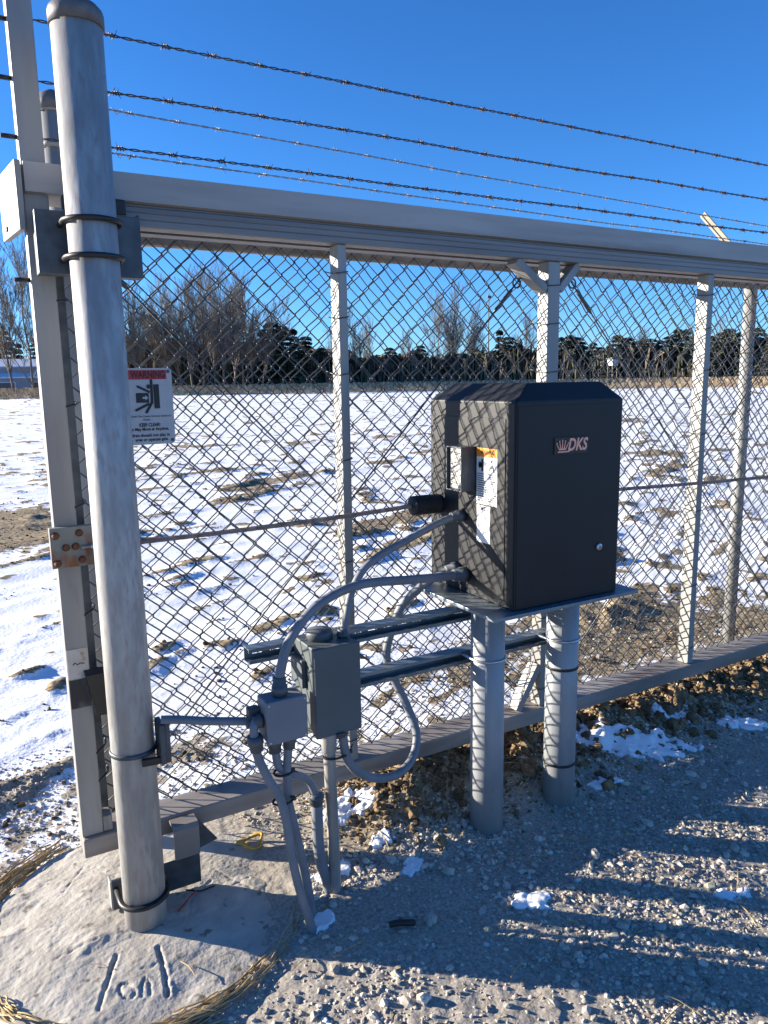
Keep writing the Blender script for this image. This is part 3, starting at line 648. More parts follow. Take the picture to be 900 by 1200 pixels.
for bx in (.597, .691):
    for bz in (.523, .620): MB().lathe([(.0032, 1.6552), (.0032, 1.6535), (.002, 1.653)], (bx, 0, bz), 10, 'y').build('screw', ZINC, cv)

def fitting(mb, p, d, r, L, n=20):
    p = np.array(p, float); d = np.array(d, float); d /= np.linalg.norm(d)
    return mb.tube([p, p+d*L*.12, p+d*L*.14, p+d*L*.5, p+d*L*.52, p+d*L*.95, p+d*L], [r*1.32, r*1.32, r*1.5, r*1.5, r*1.28, r*1.25, r*1.05], n)
def conduit(name, label, pts, r, fits, ribs=True, group='grey conduits around the electrical boxes', material=None):
    t_ = thing(name, label, 'conduit', pts[-1], group)
    P = spline(pts, 9)
    MB().tube(P, r, 18).build('tube', material or COND, t_)
    for p, d, rr, L in fits: fitting(MB(), p, d, rr, L).build('connector', FIT, t_)
    return t_
rC = .0125
conduit('flexible_conduit', 'grey conduit arching from below the orange label down to the tall box', [(1.245, 1.760, 1.013), (1.18, 1.757, 1.005), (1.061, 1.750, .968), (.927, 1.740, .917), (.870, 1.730, .855), (.848, 1.722, .795), (.832, 1.72, .735)], .0105,
        [((1.250, 1.760, 1.013), (-1, 0, -.03), .0115, .045), ((.832, 1.72, .7350), (.02, 0, 1), .0105, .022)])
conduit('flexible_conduit', 'long grey conduit sweeping from the cabinet foot to the small junction box top', [(1.25, 1.745, .842), (1.15, 1.740, .847), (1.050, 1.735, .855), (.885, 1.725, .867), (.758, 1.710, .835), (.676, 1.700, .762), (.642, 1.690, .682), (.639, 1.690, .640)], .0125,
        [((1.251, 1.745, .842), (-1, 0, .03), .0145, .048), ((.639, 1.690, .6265), (0, 0, 1), .0135, .050)])
conduit('flexible_conduit', 'grey conduit looping low in front of the bottom rail up behind the struts', [(1.25, 1.782, .853), (1.20, 1.80, .838), (1.149, 1.845, .790), (1.104, 1.872, .735), (1.067, 1.880, .647), (1.054, 1.880, .583), (1.071, 1.872, .519), (1.100, 1.840, .432), (1.108, 1.800, .356), (1.074, 1.770, .300), (1.003, 1.740, .283), (.923, 1.720, .305), (.862, 1.712, .347), (.830, 1.710, .400), (.822, 1.715, .470), (.822, 1.715, .497)], .0125,
        [((1.251, 1.784, .854), (-1, .15, -.2), .013, .045), ((.822, 1.715, .4985), (0, 0, -1), .0125, .035)])
conduit('flexible_conduit', 'leftmost grey conduit bending from the junction box side down to the gravel', [(.588, 1.690, .572), (.574, 1.688, .572), (.566, 1.684, .560), (.565, 1.680, .528), (.572, 1.680, .480), (.594, 1.672, .418), (.616, 1.660, .370), (.629, 1.650, .293), (.634, 1.640, .218), (.643, 1.630, .143), (.658, 1.620, .068), (.674, 1.610, -.004), (.684, 1.606, -.06)], .0112,
        [((.5895, 1.690, .572), (-1, 0, 0), .012, .024), ((.5655, 1.681, .540), (.1, 0, -1), .0135, .042)])
conduit('flexible_conduit', 'straight grey conduit from the junction box bottom, right of the leftmost one', [(.660, 1.690, .516), (.655, 1.690, .472), (.650, 1.690, .416), (.648, 1.685, .345), (.660, 1.680, .267), (.672, 1.675, .191), (.683, 1.670, .116), (.692, 1.665, .040), (.699, 1.66, -.05)], .0112,
        [((.661, 1.690, .5165), (-.08, 0, -1), .0125, .038)])
conduit('flexible_conduit', 'short grey conduit curving over from the junction box into a thicker sleeve', [(.619, 1.690, .516), (.622, 1.690, .47), (.630, 1.695, .435), (.657, 1.700, .402), (.694, 1.710, .382), (.725, 1.718, .350), (.742, 1.720, .300), (.743, 1.720, .27)], .0105,
        [((.619, 1.690, .5165), (.05, 0, -1), .0125, .038), ((.742, 1.72, .315), (.0, 0, -1), .0135, .036)])
conduit('rigid_conduit', 'thick grey sleeve conduit rising from gravel beside the bare metal conduit', [(.743, 1.720, .288), (.743, 1.720, .174), (.752, 1.724, .10), (.770, 1.730, .04), (.782, 1.732, -.05)], .0155, [])
t_ = conduit('rigid_conduit', 'pale bare metal conduit standing straight up under the tall electrical box', [(.783, 1.72, .48), (.785, 1.72, .325), (.788, 1.72, .17), (.791, 1.72, -.05)], .0165, [], material=RIGID)
MB().lathe([(.0195, .425), (.021, .428), (.021, .475), (.019, .480), (.019, .496)], (.7835, 1.72, 0), 24).build('hub', RIGID, t_)
conduit('flexible_conduit', 'dark level conduit running from the junction box to the tall pipe post', [(.368, 1.800, .583), (.41, 1.785, .579), (.48, 1.755, .570), (.585, 1.715, .560)], .0105,
        [((.5915, 1.712, .5595), (-1, .1, .05), .0115, .035)])
jbk = MB().box(.560, .5885, 1.700, 1.724, .574, .602, .002)
tag(jbk.build('conduit_bracket', DSTEEL, None, (.57, 1.71, .574)), 'small dark steel bracket on the left side of the junction box', 'bracket')
def ziptie(c, r, label, tail, ax=(0, 0, 1), sx=1.):
    t_ = thing('cable_tie', label, 'cable tie', c, 'black cable ties on the conduits')
    P = [(c[0]+sx*r*math.cos(q), c[1]+r*math.sin(q), c[2]+.003*math.sin(q*1)) for q in np.linspace(0, 2*math.pi, 25)]
    MB().tube(P, .0032, 6).build('strap', RUBBER, t_)
    MB().box(c[0]+sx*r-.004, c[0]+sx*r+.005, c[1]-r*.3-.006, c[1]-r*.3+.004, c[2]-.004, c[2]+.006, .001).build('head', RUBBER, t_)
    MB().tube([(c[0]+sx*r, c[1]-r*.3, c[2]), (c[0]+sx*r+tail[0], c[1]-r*.3+tail[1], c[2]+tail[2])], .0018, 5).build('tail', RUBBER, t_)
ziptie((.640, 1.692, .418), .016, 'black cable tie around two conduits just below the junction box', (.012, -.004, -.006), sx=1.5)
ziptie((.629, 1.672, .352), .0155, 'lower black cable tie around the crossing grey conduits', (.016, -.01, .012), sx=1.7)
ziptie((.803, 1.717, .412), .020, 'black cable tie around the pale metal conduit below the tall box', (.006, -.004, .02), sx=1.9)

# ------------------------------------------------------------------ warning sign
sg = thing('warning_sign', 'white warning sign with red header wired to the mesh behind the tall post', 'sign', (.437, 2.052, 1.24))
ys = 2.050; oG = (0, ys, 0); sxx0, sxx1, sz0, sz1 = .362, .509, 1.243, 1.442
bm = bmesh.new()
vv = [bm.verts.new(p) for p in ((sxx0, ys, sz0), (sxx1, ys, sz0), (sxx1, ys, sz1), (sxx0, ys, sz1))]; fc = bm.faces.new(vv)
bmesh.ops.bevel(bm, geom=bm.verts[:], offset=.011, segments=4, affect='VERTICES', profile=.5)
ex = bmesh.ops.extrude_face_region(bm, geom=bm.faces[:]); bmesh.ops.translate(bm, verts=[q for q in ex['geom'] if isinstance(q, bmesh.types.BMVert)], vec=(0, .0022, 0))
bm.verts.index_update(); pb = MB(); pb.add([q.co[:] for q in bm.verts], [[q.index for q in p.verts] for p in bm.faces]); bm.free()
panel = pb.build('panel', SIGNW, sg)
MB().flat([(.371, 1.413), (.495, 1.413), (.495, 1.437), (.371, 1.437)], oG, UF, VF, NF, .0006).build('red_header', SIGNR, sg)
ink = MB()
put_text(ink, 'WARNING', .026, oG, UF, VF, NF, (.4475, 1.4245), .088, .0013, bold=.0007)
ink.flat([(.377, 1.416), (.398, 1.416), (.3875, 1.434)], oG, UF, VF, NF, .0013)
def fl(P): ink.flat(P, oG, UF, VF, NF, .0012)
def stroke(a, b_, w_):
    a = np.array(a); b_ = np.array(b_); d = (b_-a)/np.linalg.norm(b_-a); q = np.array([-d[1], d[0]])*w_/2
    an = np.arctan2(d[1], d[0]); P = [tuple(b_+w_/2*np.array([math.cos(an+t), math.sin(an+t)])) for t in np.linspace(-1.57, 1.57, 7)]+[tuple(a+w_/2*np.array([math.cos(an+t), math.sin(an+t)])) for t in np.linspace(1.57, 4.71, 7)]
    fl(P)
fl([(.4135, 1.353), (.446, 1.353), (.446, 1.378), (.4135, 1.378)]); fl([(.459, 1.337), (.4735, 1.337), (.4735, 1.400), (.459, 1.400)])
ink2 = MB()
oG2 = (0, ys, 0)
ink2.flat([(.430, 1.363), (.437, 1.363), (.437, 1.359), (.4445, 1.3655), (.437, 1.372), (.437, 1.368), (.430, 1.368)], oG2, UF, VF, NF, .0017)
stroke((.4535, 1.352), (.4545, 1.410), .007)
for a, b_, w_ in (((.419, 1.395), (.447, 1.381), .006), ((.4535, 1.354), (.438, 1.328), .007), ((.444, 1.349), (.412, 1.334), .0065)):
    d = .00012*len(ink.v) ; 
    a2, b3 = np.array(a), np.array(b_); dd = (b3-a2)/np.linalg.norm(b3-a2); an = np.arctan2(dd[1], dd[0])
    P = [tuple(b3+w_/2*np.array([math.cos(an+t), math.sin(an+t)])) for t in np.linspace(-1.57, 1.57, 7)]+[tuple(a2+w_/2*np.array([math.cos(an+t), math.sin(an+t)])) for t in np.linspace(1.57, 4.71, 7)]
    ink.flat(P, oG, UF, VF, NF, .0012+d)
ink.flat([(.4465+.0052*math.cos(t), 1.3945+.0058*math.sin(t)) for t in np.linspace(0, 6.28, 13)[:-1]], oG, UF, VF, NF, .0019)
put_text(ink, 'Moving Gate Can Cause Serious Injury or', .0070, oG, UF, VF, NF, (.4365, 1.3175), .128, .0012, bold=.0001)
put_text(ink, 'Death', .0070, oG, UF, VF, NF, (.4365, 1.3085), None, .0012, bold=.0001)
put_text(ink, 'KEEP CLEAR!', .0125, oG, UF, VF, NF, (.4440, 1.2945), .054, .0012, bold=.0004)
put_text(ink, 'Gate May Move at Anytime.', .0115, oG, UF, VF, NF, (.4380, 1.2835), .110, .0012, bold=.0003)
put_text(ink, 'Children should not play in', .0115, oG, UF, VF, NF, (.4365, 1.2675), .116, .0012, bold=.0003)
put_text(ink, 'area or operate gate', .0115, oG, UF, VF, NF, (.4470, 1.2560), .084, .0012, bold=.0003)
ink.build('print', INK, panel); ink2.build('arrow', SIGNW, panel)
for bx, bz in ((.500, 1.433), (.501, 1.253)): MB().lathe([(.0042, ys), (.0042, ys-.002), (.002, ys-.003)], (bx, 0, bz), 10, 'y').build('rivet', DSTEEL, sg)

# ------------------------------------------------------------------ loose stones, clods, straw, snow patches
PHI = (1+5**.5)/2
ICO = np.array([(-1, PHI, 0), (1, PHI, 0), (-1, -PHI, 0), (1, -PHI, 0), (0, -1, PHI), (0, 1, PHI), (0, -1, -PHI), (0, 1, -PHI), (PHI, 0, -1), (PHI, 0, 1), (-PHI, 0, -1), (-PHI, 0, 1)])/math.hypot(1, PHI)
ICF = np.array([(0, 11, 5), (0, 5, 1), (0, 1, 7), (0, 7, 10), (0, 10, 11), (1, 5, 9), (5, 11, 4), (11, 10, 2), (10, 7, 6), (7, 1, 8), (3, 9, 4), (3, 4, 2), (3, 2, 6), (3, 6, 8), (3, 8, 9), (4, 9, 5), (2, 4, 11), (6, 2, 10), (8, 6, 7), (9, 8, 1)])
def ico2():
    v = [tuple(p) for p in ICO]; cache = {}; f = []
    def mid(a, b_):
        k = (min(a, b_), max(a, b_))
        if k not in cache: q = (np.array(v[a])+np.array(v[b_])); q /= np.linalg.norm(q); v.append(tuple(q)); cache[k] = len(v)-1
        return cache[k]
    for a, b_, c in ICF:
        x, y, z = mid(a, b_), mid(b_, c), mid(c, a); f += [(a, x, z), (b_, y, x), (c, z, y), (x, y, z)]
    return np.array(v), np.array(f)
def rocks(name, P, size, flat, jit, tint, material, big=False, sink=.25, zs=.8):
    Vb, Fb = (ico2() if big else (ICO, ICF)); N = len(P); k = len(Vb)
    Vv = Vb[None]*(1+rng.normal(0, jit, (N, k, 1)))
    q = rng.normal(size=(N, 4)); q /= np.linalg.norm(q, axis=1)[:, None]; a, b_, c, d = q.T
    Rm = np.stack([1-2*(c*c+d*d), 2*(b_*c-a*d), 2*(b_*d+a*c), 2*(b_*c+a*d), 1-2*(b_*b_+d*d), 2*(c*d-a*b_), 2*(b_*d-a*c), 2*(c*d+a*b_), 1-2*(b_*b_+c*c)], -1).reshape(N, 3, 3)
    Vv = Vv*np.stack([np.ones(N), rng.uniform(.65, 1, N), rng.uniform(flat, .9, N)], -1)[:, None]
    Vv = np.einsum('nij,nkj->nki', Rm, Vv)*size[:, None, None]
    Vv[:, :, 2] *= zs
    Vv += P[:, None]; Vv[:, :, 2] += size[:, None]*(.5-sink)
    Ff = (Fb[None]+np.arange(N)[:, None, None]*k).reshape(-1, 3)
    return fast(name, Vv.reshape(-1, 3), Ff, material, np.repeat(tint, k, 0), False)
def scatter(N, x0, x1, y0, y1, dens):
    X = rng.uniform(x0, x1, N*4); Y = rng.uniform(y0, y1, N*4); p = dens(X, Y); k = rng.uniform(0, 1, N*4) < p
    X, Y = X[k][:N], Y[k][:N]; return X, Y, zones(X, Y)[0]
notpad = lambda X, Y: (np.hypot(X-PADC[0], Y-PADC[1]) > PADR+.012)
# drive gravel, thinning with distance from where the photographer stands
dens = lambda X, Y: notpad(X, Y)*(1-.8*sstep(1.9, 2.3, Y)*(X > .75)-.4*(X <= .75)*sstep(2.5, 3., Y))*np.clip(2.1/np.hypot(X, Y), 0, 1)*(.22+.78*sstep(.36, .6, fbm(X*3.2, Y*4.5, 4, 81)))
X, Y, Z = scatter(62000, -.5, 4.2, .75, 3.1, dens)
size = np.clip(rng.lognormal(math.log(.0037), .55, len(X)), .0018, .02)
tn = np.clip(rng.normal(1, .22, (len(X), 1)), .5, 1.5)*np.array([1, .985, .96])+rng.normal(0, .025, (len(X), 3))
tag(rocks('gravel', np.stack([X, Y, Z], -1), size, .4, .16, tn, STONE, False, .38, .62), 'crushed limestone gravel covering the drive in front of the gate', kind='stuff')
# soil clods along the gate and in the field
dens = lambda X, Y: np.exp(-((Y-2.02)/.16)**2)*sstep(.85, 1.1, X)
for nm, cnt, med, sg_, big_, lb in (('soil_clods', 1700, .013, .45, True, 'brown soil clods heaped below the bottom rail of the gate'), ('soil_crumbs', 11000, .0052, .4, False, 'fine brown soil crumbs between the clods below the gate rail')):
    X, Y, Z = scatter(cnt, .8, 4.6, 1.6, 2.5, dens)
    size = np.clip(rng.lognormal(math.log(med), sg_, len(X)), .0025, .036)
    tn = np.clip(rng.normal(1.15, .25, (len(X), 1)), .5, 1.8)*np.ones((1, 3))
    tag(rocks(nm, np.stack([X, Y, Z], -1), size, .5, .20, tn, CLOD, big_), lb, kind='stuff')
Xf = rng.uniform(-3, 16, 160000); Yf = rng.uniform(2.5, 18, 160000); hh, ss, _ = zones(Xf, Yf); cl = fbm(Xf*.8, Yf*1.7, 4, 101)
k = (rng.uniform(0, 1, 160000) < np.clip(3.2/np.hypot(Xf, Yf), 0, 1)*np.where(ss < .45, .5, .22*sstep(.56, .68, cl))); Xf, Yf, hh = Xf[k][:14000], Yf[k][:14000], hh[k][:14000]
size = np.clip(rng.lognormal(math.log(.008), .45, len(Xf)), .004, .022)
tn = np.clip(rng.normal(.62, .2, (len(Xf), 1)), .3, 1.2)*np.ones((1, 3))
tag(rocks('field_clods', np.stack([Xf, Yf, hh], -1), size, .35, .22, tn, CLOD), 'dark soil clods and crop stubble poking through the snow of the field', kind='stuff')

def straw(name, label, specs):
    mb = MB()
    for a0, a1, r_, z, rad in specs:
        an = np.linspace(a0, a1, 7); w1 = rng.normal(0, .006, 7).cumsum()*.5
        P = np.stack([PADC[0]+(r_+w1)*np.cos(an), PADC[1]+(r_+w1)*np.sin(an), z+rng.normal(0, .003, 7)], -1)
        g = rng.uniform(.6, 1.25); mb.tube(P, rad, 4, False, (g, g*.97, g*.9))
    tag(mb.build(name, STRAW), label, kind='stuff')
sp = []
for k in range(150):
    a = R(rng.uniform(-128, -38)); r_ = PADR+rng.normal(.018, .016); sp.append((a, a+R(rng.uniform(8, 34)), r_, -.03+rng.uniform(0, .035)-.02*(r_ > PADR+.02), rng.uniform(.0012, .0026)))
for k in range(110):
    a = R(rng.uniform(108, 165)); r_ = PADR+rng.normal(.03, .02); sp.append((a, a+R(rng.uniform(8, 30)), r_, -.045+rng.uniform(0, .05), rng.uniform(.0014, .003)))
for k in range(16):
    a = R(rng.uniform(195, 215)); sp.append((a, a+R(rng.uniform(8, 20)), PADR+rng.normal(-.02, .015), -.01+rng.uniform(0, .01), .002))
straw('straw', 'dry yellow straw stems lying around the edge of the concrete footing', sp)
mb = MB()
for k in range(170):
    x, y = rng.uniform(-.3, 3.6), rng.uniform(.9, 2.6); L = rng.uniform(.03, .11); a = rng.uniform(0, 6.28)
    if abs(x-PADC[0]) < .4 and abs(y-PADC[1]) < .4 and rng.uniform() < .5: continue
    z = gz(x, y)+.008; z2 = gz(x+L*math.cos(a), y+L*math.sin(a))+rng.uniform(.006, .02)
    if not notpad(np.array(x), np.array(y)): z = max(z, .012); z2 = max(z2, .012)
    g = rng.uniform(.5, 1.1); mb.tube([(x, y, z), (x+L*.5*math.cos(a)+.003, y+L*.5*math.sin(a), (z+z2)/2+.004), (x+L*math.cos(a), y+L*math.sin(a), z2)], rng.uniform(.0008, .0016), 4, False, (g, g*.95, g*.85))
tag(mb.build('dead_grass_stems', STRAW), 'scattered dead grass stems lying on the gravel', kind='stuff')

def snow_patch(x, y, rx, ry, rot, hgt, label, seed):
    k = 90; g = np.linspace(-1.35, 1.35, k); U, W = np.meshgrid(g, g, indexing='ij'); r = np.hypot(U, W); t = np.arctan2(W, U)
    edge = .55+.75*fbm(np.cos(t)*1.6+seed, np.sin(t)*1.6+seed, 4, seed); x_ = x+rx*U*math.cos(rot)-ry*W*math.sin(rot); y_ = y+rx*U*math.sin(rot)+ry*W*math.cos(rot)
    z0 = zones(x_, y_)[0]; q = 1-(r/edge)**2 + (fbm(x_*34, y_*34, 5, seed+3)-.5)*2.1
    h = z0-.012+(hgt*.4+.0165)*sstep(-.15, .55, q) + (fbm(x_*24, y_*24, 3, seed)-.5)*.007 - .02*sstep(0, -.4, q)
    keep = q > -.5; ids = -np.ones(U.shape, int); ids[keep] = np.arange(keep.sum())
    f = np.stack([ids[:-1, :-1], ids[1:, :-1], ids[1:, 1:], ids[:-1, 1:]], -1).reshape(-1, 4); f = f[(f >= 0).all(1)]
    o = fast('snow_patch', np.stack([x_, y_, h], -1)[keep], f, SNOWM, None, True); tag(o, label, kind='structure')
for a in ((2.06, 1.87, .30, .10, -.55, .016, 'largest snow patch on the drive right of the stand', 3), (2.62, 1.77, .14, .05, -.5, .010, 'snow patch at the right edge beside the soil bank', 5),
          (2.36, 1.90, .10, .04, -.5, .008, 'thin snow patch between the two larger ones', 6),
          (1.235, 1.405, .075, .035, -.6, .008, 'small snow patch on the gravel in front of the stand', 7), (1.03, 1.70, .05, .035, .4, .008, 'small snow patch left of the front stand post', 8),
          (1.83, 1.74, .08, .04, -.3, .008, 'small snow patch right of the rear stand post', 9), (.70, 1.63, .07, .035, .5, .012, 'snow lying around the conduit feet', 10),
          (.82, 1.80, .07, .05, .2, .012, 'snow behind the bare metal conduit', 11), (.98, 2.02, .13, .07, .1, .014, 'snow under the gate rail beside the soil heap', 12), (1.0, 1.83, .05, .035, .1, .012, 'little snow patch on the soil heap edge', 13),
          (1.72, 1.16, .07, .03, -.5, .006, 'thin snow smear far right on the gravel', 14), (.56, 1.33, .05, .03, .3, .006, 'snow crumb below the footing edge', 15)):
    snow_patch(*a)

# single larger stones
sb, sf = ico2()
stone_specs = ((.95, 1.48, .022, 'just right of the small black scrap'), (1.10, 1.62, .018, 'in front of the left stand post'), (1.52, 1.47, .020, 'right of the small snow patch by the stand'), (.80, 1.28, .017, 'below the small black scrap, in shade'), (1.78, 1.50, .018, 'right of and nearer than the right stand post'), (2.1, 1.55, .018, 'in front of the largest snow patch'), (1.45, 1.17, .016, 'low in the picture between two light streaks'), (.62, 1.22, .017, 'nearest the footing edge at the bottom'), (1.20, 1.20, .014, 'in the broad shadow low in the middle'), (1.9, 1.28, .02, 'farthest right, beside the thin snow smear'))
for k, (x, y, s_, _) in enumerate(stone_specs):
    q = sb*(1+rng.normal(0, .12, (len(sb), 1)))*np.array([1, rng.uniform(.6, .9), rng.uniform(.45, .7)])*s_
    a = rng.uniform(0, 6.28); q = q@np.array([[math.cos(a), math.sin(a), 0], [-math.sin(a), math.cos(a), 0], [0, 0, 1]])
    o = fast('stone', q, sf, STONE, np.ones((len(sb), 3))*rng.uniform(.85, 1.3)); o.location = (x, y, gz(x, y)+s_*.35)
    tag(o, 'larger limestone piece ' + stone_specs[k][3], 'stone', 'larger stones in the gravel')
a = MB().tube([(.658+.036*math.cos(t)*(1+.2*math.sin(3*t)), 2.04+.030*math.sin(t), gz(.658, 2.04)+.016+.008*math.sin(2*t+1)) for t in np.linspace(0, 6.28, 26)], [.004+.003*math.sin(t*2)**2 for t in np.linspace(0, 6.28, 26)], 7)
tag(a.build('plastic_ring', YEL), 'crumpled ring of yellow plastic tape on the ground behind the footing', 'litter')
tag(MB().tube(spline([(.385, 1.835, .024), (.40, 1.852, .022), (.43, 1.876, .026), (.445, 1.885, .03)], 6), .0022, 6).build('red_wire', REDW), 'short offcut of red wire lying on the concrete footing', 'wire')
tag(MB().tube(spline([(.425, 1.91, .024), (.44, 1.895, .026), (.46, 1.885, .024), (.50, 1.89, .022)], 6), .0022, 6).build('black_wire', RUBBER), 'short offcut of black wire beside the red one on the footing', 'wire')
rg = MB(); rg.tube(spline([(.845, 1.515, gz(.845, 1.515)+.012), (.865, 1.505, gz(.865, 1.505)+.018), (.885, 1.493, gz(.885, 1.493)+.017), (.905, 1.488, gz(.9, 1.49)+.01)], 5), .008, 8)
tag(rg.build('rag', RUBBER), 'small black scrap lying on the shaded gravel', 'litter')

# ------------------------------------------------------------------ far field edge: trees, woods, building
def polar(az_, d): return (d*math.cos(R(az_)), d*math.sin(R(az_)))
def bare_tree(seed, H, spread, n_lv=5):
    g = random.Random(seed); tr = MB(); cr = MB()
    def grow(p, d, L, r, lv):
        k = 3; P = [np.array(p)]; dd = np.array(d, float)
        for i in range(k):
            dd = dd+np.array([g.gauss(0, .10), g.gauss(0, .10), g.gauss(.03, .06)])*(1 if lv else .4); dd /= np.linalg.norm(dd); P.append(P[-1]+dd*L/k)
        (tr if lv == 0 else cr).tube(P, np.linspace(r, r*.55, k+1), 6 if lv == 0 else 3, False)
        if lv >= n_lv: return
        nb = (7, 5, 4, 3, 3, 3)[lv]
        for q in range(nb):
            t = g.uniform(.16 if lv == 0 else .25, 1.); i = min(int(t*k), k-1); b0 = P[i]+(P[i+1]-P[i])*(t*k-i)
            an = g.uniform(0, 6.28); sp_ = g.uniform(.35, .85)*spread
            side = np.array([math.cos(an), math.sin(an), 0]); nd = dd*(1)+side*sp_+np.array([0, 0, .18]); nd /= np.linalg.norm(nd)
            grow(b0, nd, L*g.uniform(.42, .66), max(r*(1-.45*t)*g.uniform(.38, .55), .018), lv+1)
        grow(P[-1], dd, L*.6, max(r*.55, .018), lv+1)
    grow((0, 0, -.3), (g.gauss(0, .04), g.gauss(0, .04), 1), H*.52, H*.0125, 0)
    return tr, cr
def make_bare(seed, H, spread, label, group):
    t_ = thing('bare_tree', label, 'tree', (0, 0, 0), group); tr, cr = bare_tree(seed, H, spread)
    tr.build('trunk', BARK, t_); cr.build('crown', TWIG, t_); return t_
def quads(C, ax, bx, tint):
    V_ = np.stack([C-ax-bx, C+ax-bx, C+ax+bx, C-ax+bx], 1).reshape(-1, 3); Ff = np.arange(len(V_)).reshape(-1, 4); return V_, Ff, np.repeat(tint, 4, 0)
def make_conifer(seed, H, Wd, label, group, name='pine_tree', cone=1.):
    g = np.random.default_rng(seed); t_ = thing(name, label, 'tree', (0, 0, 0), group)
    MB().tube([(0, 0, -.3), (0, 0, H*.5), (.1, 0, H*.97)], [H*.016, H*.011, .03], 6, False).build('trunk', BARK, t_)
    N = 2400; t = g.uniform(.08, 1, N)**.9; nl = 9+seed % 5; lay = (np.floor(t*nl)+g.uniform(0, .35, N))/nl; t = np.clip(.4*lay+.6*t, 0, 1)
    an = g.uniform(0, 6.28, N); lobe = vnoise(an*1.4+seed, np.floor(t*nl)*2.3, seed)
    rad = Wd*(np.clip(1.03-t, .02, 1)**(.8*cone))*(.35+.95*lobe); q = np.sqrt(g.uniform(.05, 1, N))
    C = np.stack([rad*q*np.cos(an), rad*q*np.sin(an), H*t-rad*q*.16], -1)
    out = np.stack([np.cos(an), np.sin(an), -.25+0*an], -1); sd2 = np.stack([-np.sin(an), np.cos(an), g.normal(0, .5, N)], -1)
    s = H*g.uniform(.012, .030, N)[:, None]
    tn = np.clip(g.normal(1, .35, (N, 1)), .35, 2)*np.array([[1, 1, 1.]])
    V_, F_, T_ = quads(C, out*s*1.3+g.normal(0, .1, (N, 3))*s, sd2*s*.6, tn)
    o = fast('crown', V_, F_, NEEDLE, T_); o.parent = t_; return t_
protoB = [make_bare(s, 16, sp_, 'x', 'x') for s, sp_ in ((3, .8), (8, .62), (15, .9), (21, .7))]
protoC = [make_conifer(s, 10, w_, 'x', 'x', cone=c) for s, w_, c in ((5, 2.6, 1.), (9, 3.4, .7), (14, 3.0, .5))]
usedB, usedC = set(), set()
ORD = 'leftmost second third fourth fifth sixth seventh eighth ninth tenth eleventh twelfth thirteenth fourteenth fifteenth sixteenth seventeenth eighteenth nineteenth twentieth'.split()
def number(lst, tail, group):      # lst: (azimuth, object); labels run from left to right
    for k, (a, o) in enumerate(sorted(lst, key=lambda q: -q[0])):
        o['label'] = ('leftmost of ' if k == 0 else ORD[k] + ' from the left of ') + tail; o['group'] = group
def place(protos, used, k, az_, d, H, H0, label, group, wid=1.):
    o = protos[k] if k not in used else dup(protos[k]); used.add(k)
    x, y = polar(az_, d); o.location = (x, y, float(zones(np.array([x]), np.array([y]))[0][0])-.1); s = H/H0; o.scale = (s*wid, s*wid, s); o.rotation_euler = (0, 0, random.uniform(0, 6.28))
    o['label'] = label; o['group'] = group; return o
gB = 'bare trees of the left grove'; lB = 'tall bare deciduous tree in the grove behind the warning sign'
farl = []
for k, (a, e, d) in enumerate(((87.6, .125, 118), (86.4, .15, 112), (85.2, .148, 120), (84.3, .12, 125), (79.3, .105, 128), (78.2, .112, 122), (77.2, .098, 130), (76.3, .118, 124), (75.4, .108, 128), (74.6, .122, 121), (73.8, .128, 126), (73.0, .124, 132), (72.4, .132, 120), (71.7, .125, 127), (71.0, .120, 124), (70.3, .102, 133), (69.6, .085, 128),
                              (77.7, .09, 140), (75.9, .10, 142), (74.2, .112, 144), (72.7, .118, 141), (71.3, .105, 145), (68.3, .095, 150), (80.1, .10, 130), (81.3, .11, 126), (82.6, .115, 128))):
    far_left = a > 84
    o_ = place(protoB, usedB, k % 4, a, d, e*d+1.4, 16, 'tall bare tree standing before the long low building, far left' if far_left else lB, 'bare trees before the long building' if far_left else gB, .85)
    if far_left: farl.append((a, o_))
number(farl, 'the tall bare trees before the long low building', 'bare trees before the long building')
lowb = []
for k, (a, e, d) in enumerate(((62.6, .088, 150), (61.9, .075, 152), (56.6, .098, 148), (55.4, .108, 150), (54.6, .09, 155), (53.6, .07, 150), (50.0, .07, 155), (64.4, .06, 155), (66.0, .055, 150), (58.7, .06, 155), (42.0, .052, 150), (37.0, .06, 150), (38.9, .055, 152), (46.8, .05, 152))):
    lowb.append((a, place(protoB, usedB, k % 4, a, d, e*d+1.4, 16, 'x', 'x', .8)))
number(lowb, 'the bare trees rising from the low woods', 'bare trees in the low woods')
evl = []
for k, (a, e, d) in enumerate(((86.8, .066, 196), (85.9, .052, 198), (84.6, .058, 196), (87.6, .055, 198), (69.6, .068, 136), (68.8, .078, 138), (68.0, .074, 136), (67.2, .07, 138), (66.4, .06, 140), (65.2, .045, 140), (63.9, .047, 142), (60.1, .044, 142), (57.8, .046, 142), (52.0, .064, 145), (51.3, .055, 143), (50.6, .045, 143), (49.2, .042, 142))):
    evl.append((a, place(protoC, usedC, (k*2+1) % 3, a, d, e*d+1.4, 10, 'x', 'x')))
number(evl, 'the evergreens left of the wide upright', 'evergreens of the left tree line')
for k in range(26):
    a = 47.6-k*.56; d = random.uniform(136, 160); e = .040+.018*vnoise(np.array([k*.7]), np.array([2.]), 3)[0]+random.uniform(-.003, .003)
    place(protoC, usedC, k % 3, a, d, e*d+1.4, 10, 'dark pine in the dense tree line beyond the right end of the field', 'pines of the right tree line', random.uniform(.8, 1.25))

